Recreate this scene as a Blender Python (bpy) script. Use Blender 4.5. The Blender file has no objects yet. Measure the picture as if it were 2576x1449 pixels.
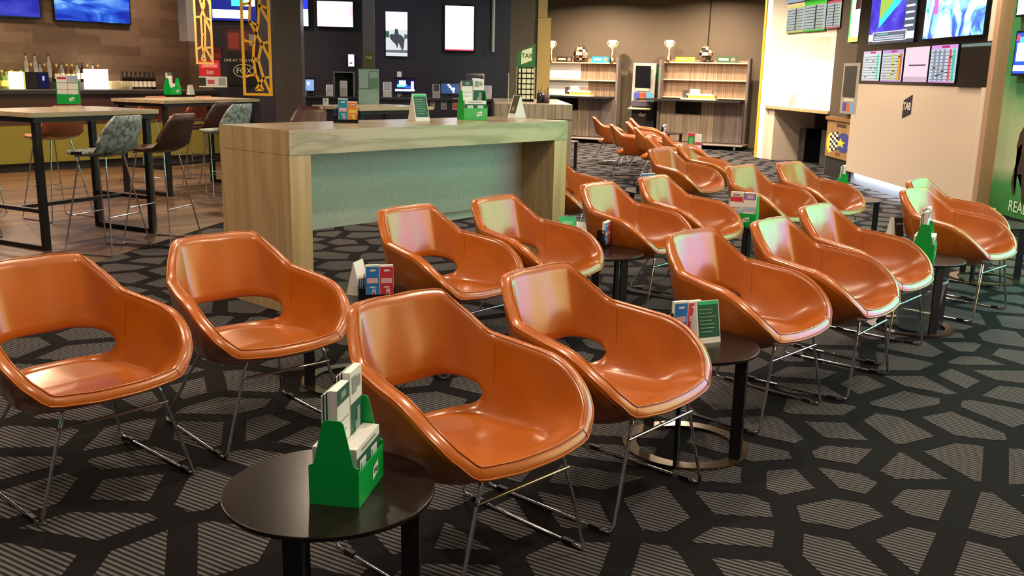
import bpy, bmesh, math, random
import numpy as np
from mathutils import Vector, Matrix
random.seed(7)
C = bpy.context.scene.collection
# ---------------------------------------------------------------- camera
F_PX, CX, CY, H = 2376.0, 1288.0, 724.5, 1.45
PITCH, ROLL = math.radians(12.814), math.radians(1.237)
cr_, sr_, cp_, sp_ = math.cos(ROLL), math.sin(ROLL), math.cos(PITCH), math.sin(PITCH)
FW = Vector((0, cp_, -sp_)); R0 = Vector((1, 0, 0)); U0 = R0.cross(FW)
RT = cr_*R0 + sr_*U0; UP = -sr_*R0 + cr_*U0
cam_d = bpy.data.cameras.new('camera'); cam = bpy.data.objects.new('camera', cam_d); C.objects.link(cam)
cam_d.sensor_width = 36; cam_d.lens = 36*F_PX/2576; cam_d.clip_end = 200
cam.matrix_world = Matrix(((RT.x, UP.x, -FW.x, 0), (RT.y, UP.y, -FW.y, 0), (RT.z, UP.z, -FW.z, H), (0, 0, 0, 1)))
bpy.context.scene.camera = cam
# ---------------------------------------------------------------- world, lamps, exposure
vs = bpy.context.scene.view_settings
vs.view_transform = 'Standard'; vs.look = 'None'; vs.gamma = 1; vs.use_curve_mapping = False; vs.exposure = 0.64
bpy.context.scene.display_settings.display_device = 'sRGB'
w = bpy.data.worlds.new('world'); bpy.context.scene.world = w; w.use_nodes = True
w.node_tree.nodes['Background'].inputs[0].default_value = (.80, .70, .72, 1); w.node_tree.nodes['Background'].inputs[1].default_value = .075
def lamp(x, y, z, power, size, col, rot=(0, 0, 0), name='downlight', spread=160):
    l = bpy.data.lights.new(name, 'AREA'); l.shape = 'DISK'; l.size = size; l.energy = power; l.color = col; l.spread = math.radians(spread)
    o = bpy.data.objects.new(name, l); C.objects.link(o); o.location = (x, y, z); o.rotation_euler = rot
    return o
WARM = (1, .79, .57); WHITE = (1, .95, .90)
for x, y, p in ((-1.6, 1.8, 24), (.9, 1.2, 26), (-.3, 3.9, 24), (2.0, 3.2, 24), (1.2, 6.2, 26), (3.4, 5.6, 16), (-2.6, 4.2, 20), (3.3, 8.8, 30), (4.3, 9.6, 30), (4.2, 8.2, 20),  # the unseen lamps beside the mural are added to brighten it
                (.6, 10.5, 50), (2.4, 13.2, 80), (-1.6, 8.0, 30), (.9, 17.0, 160), (3.2, 16.4, 150), (2.0, 19.0, 60), (1.2, 20.3, 120), (3.6, 19.4, 90), (4.0, 11.8, 34)):
    lamp(x, y, 3.24, p, .22, WARM)
for x, y, p in ((-4.4, 6.6, 50), (-5.2, 9.6, 70), (-4.2, 12.6, 60), (-6.6, 12.0, 60)): lamp(x, y, 3.24, p, .3, (1, .72, .45))
for x, y, p in ((-6.0, 16.2, 26), (-7.6, 14.4, 30), (-4.0, 14.4, 12)): lamp(x, y, 3.2, p, .3, (1, .72, .48))  # unseen wash lamps added to lighten the bar's plank wall
for x, y, p in ((-1.6, 12.4, 12), (.4, 12.3, 10)): lamp(x, y, 3.24, p, .3, (.75, .75, 1))

# ---------------------------------------------------------------- helpers
def rayd(px, py): return FW + RT*((px-CX)/F_PX) - UP*((py-CY)/F_PX)
def FL(px, py, z=0.0):
    d = rayd(px, py); t = (z-H)/d.z; return Vector((d.x*t, d.y*t, z))
def AY(px, py, Y):
    d = rayd(px, py); t = Y/d.y; return Vector((d.x*t, Y, H+d.z*t))
class Wall:
    def __init__(s, p, ang):
        s.p = Vector((p[0], p[1], 0)); s.a = math.radians(ang); s.u = Vector((math.cos(s.a), math.sin(s.a), 0)); s.n = Vector((-math.sin(s.a), math.cos(s.a), 0))
    def at(s, px, py, off=0):
        d = rayd(px, py); o = Vector((0, 0, H)); t = ((s.p+s.n*off-o).dot(s.n))/d.dot(s.n); P = o+d*t
        return (P-s.p).dot(s.u), P.z
    def pt(s, u, off=0, z=0): q = s.p+s.u*u+s.n*off; return Vector((q.x, q.y, z))
def srgb(h):
    h = h.lstrip('#'); c = [int(h[i:i+2], 16)/255 for i in (0, 2, 4)]
    return tuple((x/12.92 if x <= .04045 else ((x+.055)/1.055)**2.4) for x in c)
MC = {}
def mat(name, col=(.5, .5, .5), rough=.5, metal=0, emis=0, coat=0, spec=.5, ecol=None, trans=0, alpha=1, ior=1.45):
    if isinstance(col, str): col = srgb(col)
    m = bpy.data.materials.new(name); m.use_nodes = True; b = m.node_tree.nodes['Principled BSDF']
    b.inputs['Base Color'].default_value = (*col, 1); b.inputs['Roughness'].default_value = rough; b.inputs['Metallic'].default_value = metal
    b.inputs['Coat Weight'].default_value = coat; b.inputs['Specular IOR Level'].default_value = spec; b.inputs['Coat Roughness'].default_value = .18
    b.inputs['Transmission Weight'].default_value = trans; b.inputs['Alpha'].default_value = alpha; b.inputs['IOR'].default_value = ior
    if emis: b.inputs['Emission Color'].default_value = (*(ecol or col), 1); b.inputs['Emission Strength'].default_value = emis
    return m
def flat(h, e=0, rough=.55):
    k = (h, e, rough)
    if k not in MC:
        MC[k] = mat('lit '+h, '#050505', .25, emis=e, ecol=srgb(h)) if e else mat('paint '+h, h, rough)
    return MC[k]
def N(m, t, **kw):
    n = m.node_tree.nodes.new(t)
    for k, v in kw.items(): setattr(n, k, v)
    return n
def LK(m, a, b): m.node_tree.links.new(a, b)
def bsdf(m): return m.node_tree.nodes['Principled BSDF']
def coords(m, scale=(1, 1, 1), rot=(0, 0, 0), gen='Object', loc=(0, 0, 0)):
    tc = N(m, 'ShaderNodeTexCoord'); mp = N(m, 'ShaderNodeMapping'); mp.inputs['Scale'].default_value = scale; mp.inputs['Rotation'].default_value = rot; mp.inputs['Location'].default_value = loc
    LK(m, tc.outputs[gen], mp.inputs['Vector']); return mp.outputs[0]
def ramp(m, fac, stops):
    r = N(m, 'ShaderNodeValToRGB'); e = r.color_ramp.elements
    while len(e) > len(stops): e.remove(e[-1])
    while len(e) < len(stops): e.new(.5)
    for el, (p, c) in zip(e, stops):
        el.position = p; c = srgb(c) if isinstance(c, str) else c; el.color = (*c, 1)
    LK(m, fac, r.inputs[0]); return r.outputs[0]
def bump(m, h, s, d=.01):
    b = N(m, 'ShaderNodeBump'); b.inputs['Strength'].default_value = s; b.inputs['Distance'].default_value = d
    LK(m, h, b.inputs['Height']); LK(m, b.outputs[0], bsdf(m).inputs['Normal'])
def noise(m, v, sc, det=4, dist=0):
    n = N(m, 'ShaderNodeTexNoise'); n.inputs['Scale'].default_value = sc; n.inputs['Detail'].default_value = det; n.inputs['Distortion'].default_value = dist
    LK(m, v, n.inputs['Vector']); return n.outputs[0]
# --- materials
def leather():
    m = mat('orange leather', (.5, .13, .015), .42, coat=1, spec=.5); bsdf(m).inputs['Coat Roughness'].default_value = .2; bsdf(m).inputs['Coat IOR'].default_value = 1.5; v = coords(m)
    n = noise(m, v, 5, 3); c = ramp(m, n, [(.3, (.37, .084, .0008)), (.7, (.47, .115, .0015))]); LK(m, c, bsdf(m).inputs['Base Color'])
    f = noise(m, v, 260, 2); bump(m, f, .12, .002)
    return m
def wood(name, a, b, c, sc=(1, 1, 1), dist=2.2, rough=.38, grain=(1, 18, 18), coat=.0):
    m = mat(name, a, rough, coat=coat); v = coords(m, tuple(g*s for g, s in zip(grain, sc)))
    n = noise(m, v, 1.0, 6, dist); col = ramp(m, n, [(.25, a), (.45, b), (.52, c), (.6, b), (.8, a)])
    LK(m, col, bsdf(m).inputs['Base Color']); return m
M = {}
M['leather'] = leather()
M['piping'] = mat('stitched orange piping', (.42, .10, .005), .28, coat=.5)
M['chrome'] = mat('chrome', (.72, .72, .74), .10, 1)
M['glide'] = mat('black plastic', (.012, .012, .013), .5)
M['tabletop'] = mat('dark brown gloss top', (.010, .007, .006), .24, coat=.0, spec=.4)
M['darksteel'] = mat('powder coated black', (.010, .009, .012), .42)
M['ring'] = mat('polished bronze base', (.20, .15, .10), .16, .85)
M['oak'] = wood('pale timber veneer long', (.50, .42, .26), (.46, .38, .24), (.30, .25, .14), (1, 1, 1), 1.2, .34, (.55, 4.2, 4.2))
M['oakv'] = wood('pale timber veneer upright', (.62, .46, .25), (.52, .37, .19), (.44, .30, .15), (1, 1, 1), .8, .38, (7, 7, .5))
M['oakg'] = wood('grey brown veneer upright', (.36, .29, .22), (.30, .24, .18), (.20, .16, .12), (1, 1, 1), .6, .35, (14, 14, .5))
M['topwood'] = wood('pale timber top', (.44, .37, .26), (.42, .34, .23), (.33, .26, .17), (1, 1, 1), 1, .24, (.8, 7, 7))
M['panelgrey'] = mat('laminate with green screen light tint', (.36, .385, .33), .55)
_n = noise(M['panelgrey'], coords(M['panelgrey']), 40, 4); LK(M['panelgrey'], ramp(M['panelgrey'], _n, [(.3, (.40, .46, .40)), (.7, (.48, .54, .47))]), bsdf(M['panelgrey']).inputs['Base Color'])  # green light from the screens is tinted into the panel's base colour
M['zebra'] = wood('striped brown veneer', (.30, .20, .13), (.36, .25, .17), (.16, .105, .07), (1, 1, 1), .2, .4, (34, 34, .35))
M['zebdark'] = wood('striped grey veneer', (.16, .13, .12), (.20, .16, .145), (.10, .08, .075), (1, 1, 1), .2, .4, (30, 30, .35))
M['cream'] = mat('cream gloss laminate', (.66, .56, .45), .26, coat=.2)
M['white'] = mat('white paint', (.80, .77, .70), .5)
M['brownwall'] = mat('dark taupe wall paint', (.105, .075, .048), .62)
_n = noise(M['brownwall'], coords(M['brownwall']), .7, 3); LK(M['brownwall'], ramp(M['brownwall'], _n, [(.3, (.135, .100, .066)), (.7, (.175, .130, .088))]), bsdf(M['brownwall']).inputs['Base Color'])
M['navy'] = mat('near black navy wall', (.020, .018, .030), .45)
M['charcoal'] = mat('charcoal wall', (.068, .055, .054), .5)
M['black'] = mat('black gloss', (.008, .008, .010), .2)
M['blackm'] = mat('black matt', (.012, .011, .012), .6)
M['greenp'] = mat('bright green plastic', (.0, .38, .06), .32, coat=.15)
M['paper'] = mat('white paper', (.78, .78, .76), .6)
M['yellow'] = mat('yellow powder coat', (.85, .44, .03), .4)
M['gold'] = mat('pale gold powder coat', (.55, .36, .12), .4)
M['brownfab'] = mat('dark brown vinyl', (.055, .022, .016), .42)
M['redfab'] = mat('red brown vinyl', (.26, .07, .035), .45)
M['tanfab'] = mat('tan vinyl', (.62, .34, .20), .45)
M['silver'] = mat('silver plastic', (.42, .42, .39), .35, .3)
M['greyp'] = mat('grey plastic', (.25, .24, .25), .5)
M['gold2'] = mat('polished gold', (.75, .52, .25), .18, 1)
M['barfront'] = mat('olive yellow bar front', (.19, .165, .022), .5)
M['glass'] = mat('clear acrylic', (.85, .95, .90), .05, trans=.9, alpha=.55)
M['glassgreen'] = mat('green acrylic', (.50, .72, .66), .1, trans=.5, alpha=.7)
def marble():
    m = mat('mottled grey vinyl', (.5, .5, .5), .5); n = noise(m, coords(m), 30, 6, .6)
    LK(m, ramp(m, n, [(.36, (.09, .11, .11)), (.5, (.24, .29, .29)), (.66, (.38, .44, .44))]), bsdf(m).inputs['Base Color']); return m
M['marble'] = marble()
def planks(name, stops, pw, ph, rotz=0, rough=.5, rx=0):
    m = mat(name, (.2, .12, .07), rough); v = coords(m, (1, 1, 1), (rx, 0, rotz))
    b = N(m, 'ShaderNodeTexBrick'); b.inputs['Scale'].default_value = 1; b.inputs['Brick Width'].default_value = pw; b.inputs['Row Height'].default_value = ph
    b.inputs['Mortar Size'].default_value = .003; b.inputs['Color1'].default_value = (0, 0, 0, 1); b.inputs['Color2'].default_value = (1, 1, 1, 1); b.inputs['Mortar'].default_value = (.2, .2, .2, 1); b.offset = .37
    LK(m, v, b.inputs['Vector']); n = noise(m, v, 6, 5, 1)
    mx = N(m, 'ShaderNodeMix'); mx.inputs[0].default_value = .45; LK(m, b.outputs['Color'], mx.inputs[2]); LK(m, n, mx.inputs[3])
    LK(m, ramp(m, mx.outputs[0], stops), bsdf(m).inputs['Base Color']); return m
M['woodfloor'] = planks('timber floor planks', [(.15, (.050, .026, .015)), (.5, (.095, .051, .027)), (.85, (.15, .083, .042))], 1.4, .13, math.radians(-48), .38)
M['plankwall'] = planks('brown plank wall', [(.15, (.085, .052, .036)), (.5, (.13, .082, .056)), (.85, (.18, .12, .085))], 1.1, .16, 0, .6, math.radians(-90))
def carpet_dark():
    m = mat('dark carpet', (.010, .009, .010), .95, spec=.1); n = noise(m, coords(m), 350, 2)
    LK(m, ramp(m, n, [(.3, (.005, .0045, .0055)), (.7, (.013, .012, .014))]), bsdf(m).inputs['Base Color']); bump(m, n, .4, .004); return m
def carpet_light():
    m = mat('striped grey carpet', (.08, .08, .08), .95, spec=.1); v = coords(m, (1, 1, 1), (0, 0, math.radians(31)))
    wv = N(m, 'ShaderNodeTexWave'); wv.wave_type = 'BANDS'; wv.bands_direction = 'Y'; wv.inputs['Scale'].default_value = 15.5; wv.inputs['Distortion'].default_value = .25; wv.inputs['Detail Scale'].default_value = 6
    LK(m, v, wv.inputs['Vector']); n = noise(m, v, 300, 2)
    mx = N(m, 'ShaderNodeMath', operation='MULTIPLY'); LK(m, wv.outputs[1], mx.inputs[0]); LK(m, ramp(m, n, [(.2, (.7, .7, .7)), (.8, (1, 1, 1))]), mx.inputs[1])
    LK(m, ramp(m, mx.outputs[0], [(.30, (.018, .017, .020)), (.55, (.112, .106, .108))]), bsdf(m).inputs['Base Color']); bump(m, n, .3, .003); return m
M['cdark'] = carpet_dark(); M['clight'] = carpet_light()

class MB:
    def __init__(s): s.v = []; s.f = []; s.m = []; s.mats = []
    def mi(s, m):
        if m not in s.mats: s.mats.append(m)
        return s.mats.index(m)
    def add(s, vs_, fs, m, smooth=False):
        b = len(s.v); s.v += [tuple(q) for q in vs_]; k = s.mi(m)
        for f in fs: s.f.append([b+i for i in f]); s.m.append((k, smooth))
        return s
    def box(s, x0, x1, y0, y1, z0, z1, m):
        return s.add([(x0, y0, z0), (x1, y0, z0), (x1, y1, z0), (x0, y1, z0), (x0, y0, z1), (x1, y0, z1), (x1, y1, z1), (x0, y1, z1)],
                     [(0, 3, 2, 1), (4, 5, 6, 7), (0, 1, 5, 4), (1, 2, 6, 5), (2, 3, 7, 6), (3, 0, 4, 7)], m)
    def rect(s, x0, x1, z0, z1, y, m): return s.add([(x0, y, z0), (x1, y, z0), (x1, y, z1), (x0, y, z1)], [(0, 1, 2, 3)], m)
    def poly(s, pts, m): return s.add(pts, [tuple(range(len(pts)))], m)
    def prism(s, pts, y0, y1, m):  # pts in x,z extruded along y
        n = len(pts); vs_ = [(x, y0, z) for x, z in pts]+[(x, y1, z) for x, z in pts]
        return s.add(vs_, [tuple(range(n)), tuple(range(2*n-1, n-1, -1))]+[((i+1) % n, i, n+i, n+(i+1) % n) for i in range(n)], m)
    def prismx(s, pts, x0, x1, m):  # pts in y,z extruded along x
        n = len(pts); vs_ = [(x0, y, z) for y, z in pts]+[(x1, y, z) for y, z in pts]
        return s.add(vs_, [tuple(range(n-1, -1, -1)), tuple(range(n, 2*n))]+[(i, (i+1) % n, n+(i+1) % n, n+i) for i in range(n)], m)
    def prismz(s, pts, z0, z1, m):
        n = len(pts); vs_ = [(x, y, z0) for x, y in pts]+[(x, y, z1) for x, y in pts]
        return s.add(vs_, [tuple(range(n-1, -1, -1)), tuple(range(n, 2*n))]+[(i, (i+1) % n, n+(i+1) % n, n+i) for i in range(n)], m)
    def tube(s, pts, r, m, n=8, closed=False):
        P = [Vector(p) for p in pts]; L = len(P); vs_ = []; up = None
        for i, p in enumerate(P):
            a = P[(i-1) % L] if (closed or i > 0) else p; b = P[(i+1) % L] if (closed or i < L-1) else p
            t = (b-a).normalized()
            if up is None: up = Vector((0, 0, 1)) if abs(t.z) < .9 else Vector((1, 0, 0))
            x = up.cross(t)
            if x.length < 1e-4: x = Vector((1, 0, 0)).cross(t)
            x.normalize(); y = t.cross(x).normalized(); up = y
            rr = r[i] if isinstance(r, (list, tuple)) else r
            vs_ += [p+(x*math.cos(2*math.pi*k/n)+y*math.sin(2*math.pi*k/n))*rr for k in range(n)]
        fs = []
        for i in range(L if closed else L-1):
            j = (i+1) % L
            for k in range(n): fs.append((i*n+k, i*n+(k+1) % n, j*n+(k+1) % n, j*n+k))
        s.add(vs_, fs, m, True)
        if not closed: s.add([vs_[k] for k in range(n)], [tuple(range(n-1, -1, -1))], m); s.add([vs_[(L-1)*n+k] for k in range(n)], [tuple(range(n))], m)
        return s
    def lathe(s, prof, m, n=24, c=(0, 0), smooth=True):
        vs_ = [(c[0]+r*math.cos(2*math.pi*k/n), c[1]+r*math.sin(2*math.pi*k/n), z) for r, z in prof for k in range(n)]; fs = []
        for i in range(len(prof)-1):
            for k in range(n): fs.append((i*n+k, i*n+(k+1) % n, (i+1)*n+(k+1) % n, (i+1)*n+k))
        return s.add(vs_, fs, m, smooth)
    def mesh(s, name):
        me = bpy.data.meshes.new(name); me.from_pydata(s.v, [], s.f)
        for m in s.mats: me.materials.append(m)
        for p, (k, sm) in zip(me.polygons, s.m): p.material_index = k; p.use_smooth = sm
        me.update(); return me
    def build(s, name, parent=None, label=None, loc=None, rz=None):
        o = bpy.data.objects.new(name, s.mesh(name)); C.objects.link(o)
        if parent: o.parent = parent
        if label: o['label'] = label
        if loc is not None: o.location = loc
        if rz is not None: o.rotation_euler = (0, 0, rz)
        return o
def tag(o, label, cat, group=None, kind=None):
    o['label'] = label; o['category'] = cat
    if group: o['group'] = group
    if kind: o['kind'] = kind
    return o
def thing(name, label, cat, loc=(0, 0, 0), rz=0, group=None):
    o = bpy.data.objects.new(name, None); C.objects.link(o); o.empty_display_size = .1
    o.location = loc; o.rotation_euler = (0, 0, rz); return tag(o, label, cat, group)
def struct(mb, name, loc=None, rz=None):
    o = mb.build(name, loc=loc, rz=rz); o['kind'] = 'structure'; return o
def dup(o, loc=None, rz=None, label=None, group=None, parent=None):
    c = o.copy(); C.objects.link(c)
    if parent is not None: c.parent = parent
    if loc is not None: c.location = loc
    if rz is not None: c.rotation_euler = (0, 0, rz)
    if label: c['label'] = label
    if group: c['group'] = group
    for ch in [q for q in bpy.data.objects if q.parent == o]: dup(ch, parent=c)
    return c
def bevel(o, w_=.004, seg=2):
    m = o.modifiers.new('b', 'BEVEL'); m.width = w_; m.segments = seg; m.limit_method = 'ANGLE'; m.angle_limit = math.radians(40); return o
def text(body, size, m, parent, loc, rot=(math.pi/2, 0, 0), ext=.0006, shear=0, name='lettering', bold=0):
    cu = bpy.data.curves.new('t', 'FONT'); cu.body = body; cu.size = size; cu.extrude = ext; cu.align_x = 'CENTER'; cu.align_y = 'CENTER'; cu.shear = shear; cu.offset = bold; cu.resolution_u = 3
    t = bpy.data.objects.new('t', cu); C.objects.link(t)
    me = bpy.data.meshes.new_from_object(t.evaluated_get(bpy.context.evaluated_depsgraph_get())); bpy.data.objects.remove(t)
    me.materials.clear(); me.materials.append(m)
    o = bpy.data.objects.new(name, me); C.objects.link(o); o.parent = parent; o.location = loc; o.rotation_euler = rot; return o
def rotp(x, y, a): return x*math.cos(a)-y*math.sin(a), x*math.sin(a)+y*math.cos(a)

# ---------------------------------------------------------------- floor with carpet cells
SEED_PX = [(114,1101),(120,1108),(306,1101),(510,1088),(568,1019),(34,1177),(100,1232),(320,1225),(337,1153),(541,1219),(224,1329),(103,1411),(344,1408),(568,1380),
 (668,1077),(620,967),(671,1160),(213,1036),(360,998),(468,981),(20,1010),(840,1388),(998,1350),(1120,1243),(1132,1361),(1060,1160),(1125,1444),(1268,1310),(1446,1291),
 (1458,1408),(1656,1280),(1835,1268),(1866,1361),(1885,1423),(1524,1148),(1493,1194),(1524,1070),(1815,1190),(1893,1136),(1943,1085),(1978,1210),(1656,1439),
 (1935,1121),(2104,1080),(2142,1152),(2059,1028),(2159,973),(2239,1076),(2270,1007),(2035,942),(1845,997),(1873,904),(2055,980),(1983,893),(2104,904),(2266,921),
 (2138,1205),(2324,1011),(2324,959),(2404,955),(2411,1062),(2514,1045),(2466,907),(2531,945),(2535,852),(2535,897),(2418,876),(2331,876),(2273,870),(2438,797),(2545,807),
 (2552,990),(2110,1290),(2250,1180),(2330,1260),(2450,1160),(2100,1400),(2300,1380),(2500,1300),(2560,1180),(2450,1420),(720,1250),(760,1100),(960,1180)]
def carpet():
    seeds = []
    for p in SEED_PX:
        q = FL(*p)
        if all((q.x-a)**2+(q.y-b)**2 > .02 for a, b in seeds): seeds.append((q.x, q.y))
    base = list(seeds); rnd = random.Random(3); ny = 0; y = .6
    while y < 24:
        x = -3.6+(.16 if ny % 2 else 0)
        while x < 7:
            q = (x+rnd.uniform(-.1, .1), y+rnd.uniform(-.1, .1))
            if all((q[0]-a)**2+(q[1]-b)**2 > .075 for a, b in base) : seeds.append(q)
            x += .36
        y += .34; ny += 1
    b = MB()
    b.add([(-9, -4, 0), (14, -4, 0), (14, 30, 0), (-9, 30, 0)], [(0, 1, 2, 3)], M['cdark'])
    S = np.array(seeds)
    def woodside(x, y): return x < -3.14+.17*(y-6.83)
    for i, (sx, sy) in enumerate(seeds):
        if woodside(sx, sy-.1): continue
        poly = [(sx-.5, sy-.5), (sx+.5, sy-.5), (sx+.5, sy+.5), (sx-.5, sy+.5)]
        d = (S[:, 0]-sx)**2+(S[:, 1]-sy)**2
        for j in np.argsort(d)[1:16]:
            mx, my = (S[j]+S[i])/2; nx, ny_ = S[j]-S[i]; L = math.hypot(nx, ny_); nx /= L; ny_ /= L; mx -= nx*.046; my -= ny_*.046
            out = []
            for k in range(len(poly)):
                a, c = poly[k], poly[(k+1) % len(poly)]; da = (a[0]-mx)*nx+(a[1]-my)*ny_; dc = (c[0]-mx)*nx+(c[1]-my)*ny_
                if da <= 0: out.append(a)
                if da*dc < 0: t = da/(da-dc); out.append((a[0]+(c[0]-a[0])*t, a[1]+(c[1]-a[1])*t))
            poly = out
            if len(poly) < 3: break
        if len(poly) >= 3: b.add([(x, y, .0012) for x, y in poly], [tuple(range(len(poly)))], M['clight'])
    struct(b, 'floor')
    k = lambda y: -3.14+.17*(y-6.83)
    struct(MB().add([(-14, -4, .003), (k(-4), -4, .003), (k(17), 17, .003), (-14, 17, .003)], [(0, 1, 2, 3)], M['woodfloor']), 'floor_bar')
carpet()
struct(MB().box(-13, 9, -3, 26, 3.3, 3.4, M['charcoal']), 'ceiling')

# ---------------------------------------------------------------- tub chair
def cr(pts, n=8):
    out = []
    for i in range(len(pts)-3):
        p0, p1, p2, p3 = pts[i:i+4]
        for k in range(n):
            t = k/n; out.append(.5*((2*p1)+(-p0+p2)*t+(2*p0-5*p1+4*p2-p3)*t*t+(-p0+3*p1-3*p2+p3)*t**3))
    out.append(pts[-2]); return np.array(out)
def half(c, n=8):
    c = np.array(c, float); m = np.array([-1, 1, 1]); return cr(np.vstack([c[1]*m, c, c[-2]*m]), n)
NU = 8
def sharpen(c, corners, k=.16):
    # pull samples near a control corner onto the straight chords so the outline turns more tightly there
    c = c.copy(); src = c.copy()
    for ci, amt in corners:
        i = ci*NU; a, b = src[max(0, i-5)], src[min(len(src)-1, i+5)]; mid = (a+b)/2; c[i] = src[i]+(src[i]-mid)*amt
        for d in range(1, 5):
            if i-d >= 0: c[i-d] = c[i]*(1-d/5)+a*(d/5)
            if i+d < len(c): c[i+d] = c[i]*(1-d/5)+b*(d/5)
    # light smoothing
    o = c.copy()
    for j in range(1, len(c)-1): o[j] = c[j]*.66+(c[j-1]+c[j+1])*.17
    return o
Rc = sharpen(half([(0, .292, .760), (.158, .272, .748), (.244, .141, .624), (.286, -.105, .588), (.272, -.235, .513), (.200, -.300, .435), (0, -.316, .421)], NU), ((1, .30), (2, .10), (5, .18)))
Mc = half([(0, .216, .492), (.150, .210, .494), (.225, .115, .492), (.256, -.07, .475), (.248, -.19, .442), (.180, -.262, .412), (0, -.276, .402)], NU)
Fc = half([(0, .185, .388), (.125, .168, .386), (.190, .085, .384), (.218, -.07, .384), (.208, -.17, .388), (.150, -.225, .394), (0, -.236, .394)], NU)
Gc = Fc*np.array([.84, .84, 1])+np.array([0, -.006, -.010])
Cc = np.array([0, -.03, .372])
def prof(i, t):
    P = [2*Rc[i]-Mc[i], Rc[i], Mc[i], Fc[i], Gc[i], Cc, Cc]
    P[0] = Rc[i]+(Rc[i]-Mc[i])*.6
    k = min(int(t), 3); u = t-k; p0, p1, p2, p3 = P[k], P[k+1], P[k+2], P[k+3]
    return .5*((2*p1)+(-p0+p2)*u+(2*p0-5*p1+4*p2-p3)*u*u+(-p0+3*p1-3*p2+p3)*u**3)
def shell_meshes():
    nh = len(Rc); hole_end = 2*NU-1   # index where the hole closes
    idx = list(range(nh))+[-(i) for i in range(nh-2, 0, -1)]   # signed: negative = mirrored
    cols = []
    for s in idx:
        i = abs(s); sx = -1 if s < 0 else 1; w_ = i/hole_end
        hg = math.sqrt(max(0, 1-w_**2.6)) if i < hole_end else 0
        if hg > 0: ta, tb = 1.46-.5*hg, 1.46+.52*hg
        else: k = min(1, (i-hole_end)/3+.0); ta, tb = 1.46-.14*k-.0, 1.46+.14*k
        ts = [ta*j/7 for j in range(8)]+[tb+(4-tb)*j/8 for j in range(8)]
        cols.append([prof(i, t)*np.array([sx, 1, 1]) for t in ts])
    n = len(cols); nr = 16; V = [p for c in cols for p in c]; V.append(Cc); ci = len(V)-1
    def vid(c, r): return (c % n)*nr+r
    F_ = []
    for c in range(n):
        i0, i1 = abs(idx[c]), abs(idx[(c+1) % n])
        for r in range(nr-1):
            if r == 7 and min(i0, i1) < hole_end: continue
            F_.append([vid(c, r), vid(c+1, r), vid(c+1, r+1), vid(c, r+1)])
        F_.append([vid(c, nr-1), vid(c+1, nr-1), ci])
    bm = bmesh.new(); bv = [bm.verts.new(p) for p in V]
    for f in F_:
        try: bm.faces.new([bv[k] for k in f])
        except ValueError: pass
    bmesh.ops.remove_doubles(bm, verts=bm.verts, dist=.0004); bm.normal_update()
    up = sum((f.normal.z for f in bm.faces))
    if up < 0: bmesh.ops.reverse_faces(bm, faces=bm.faces); bm.normal_update()
    T = .042; verts = list(bm.verts); nrm = {v: v.normal.copy() for v in verts}; bnd = [e for e in bm.edges if e.is_boundary]
    # inner rim loop for piping
    outer = {v: bm.verts.new(v.co-nrm[v]*T) for v in verts}
    faces = list(bm.faces)
    outdir = {}
    for e in bnd:
        f = e.link_faces[0]; cen = f.calc_center_median(); mid = (e.verts[0].co+e.verts[1].co)/2; d = (mid-cen)
        ed = (e.verts[1].co-e.verts[0].co).normalized(); d = (d-ed*d.dot(ed)).normalized()
        for v in e.verts: outdir.setdefault(v, Vector()); outdir[v] += d
    ring = {}
    for v, d in outdir.items():
        d.normalize(); d = (d-nrm[v]*d.dot(nrm[v])).normalized(); hole = v.co.z < .56 and v.co.y > .05 and abs(v.co.x) < .235
        bul = .005 if hole else .006
        ring[v] = [v]+[bm.verts.new(v.co-nrm[v]*T*s+d*bul*math.sin(math.pi*s)**.6) for s in (.12, .3, .5, .7, .88)]+[outer[v]]
    for f in faces: bm.faces.new([outer[v] for v in reversed(f.verts)])
    for e in bnd:
        f = e.link_faces[0]; a, b = e.verts
        vl = list(f.verts); ia = vl.index(a); fwd = vl[(ia+1) % len(vl)] == b
        if fwd: a, b = b, a
        A, B = ring[a], ring[b]
        for k in range(6):
            try: bm.faces.new([A[k], B[k], B[k+1], A[k+1]])
            except ValueError: pass
    bm.normal_update()
    for f in bm.faces: f.smooth = True
    # piping loops
    loops = []
    rim = [Vector(cols[c][0]) for c in range(n)]
    kd = {tuple(round(q, 3) for q in v.co): v for v in verts}
    inner = []; outl = []
    for p in rim:
        v = min(outdir, key=lambda q: (q.co-p).length); inner.append(ring[v][1].co.copy()+nrm[v]*.002); outl.append(ring[v][5].co.copy()-nrm[v]*.001)
    stitch = {}
    for ci_ in (5*NU, n-5*NU):
        v = min(outdir, key=lambda q: (q.co-rim[ci_]).length); stitch[ci_] = [ring[v][q].co+outdir[v]*.0008 for q in range(1, 6)]
    me = bpy.data.meshes.new('seat_shell'); bm.to_mesh(me); bm.free(); me.materials.append(M['leather'])
    pb = MB(); pb.tube(inner, .0032, M['piping'], 6, True); pb.tube(outl, .0032, M['piping'], 6, True)
    cen = Vector((0, 0, .7))
    for c_i, rows in ((2*NU+1, 7), (n-2*NU-1, 7)):
        pts = [Vector(cols[c_i][r]) for r in range(1, rows)]; pb.tube([p+(Vector((0, -.05, p.z))-p).normalized()*.0012 for p in pts], .0014, M['piping'], 5)
    for ci_ in (5*NU, n-5*NU):
        pb.tube(stitch[ci_], .0014, M['piping'], 5)

    return me, pb.mesh('piping')
SHELL, PIPE = shell_meshes()
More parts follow.
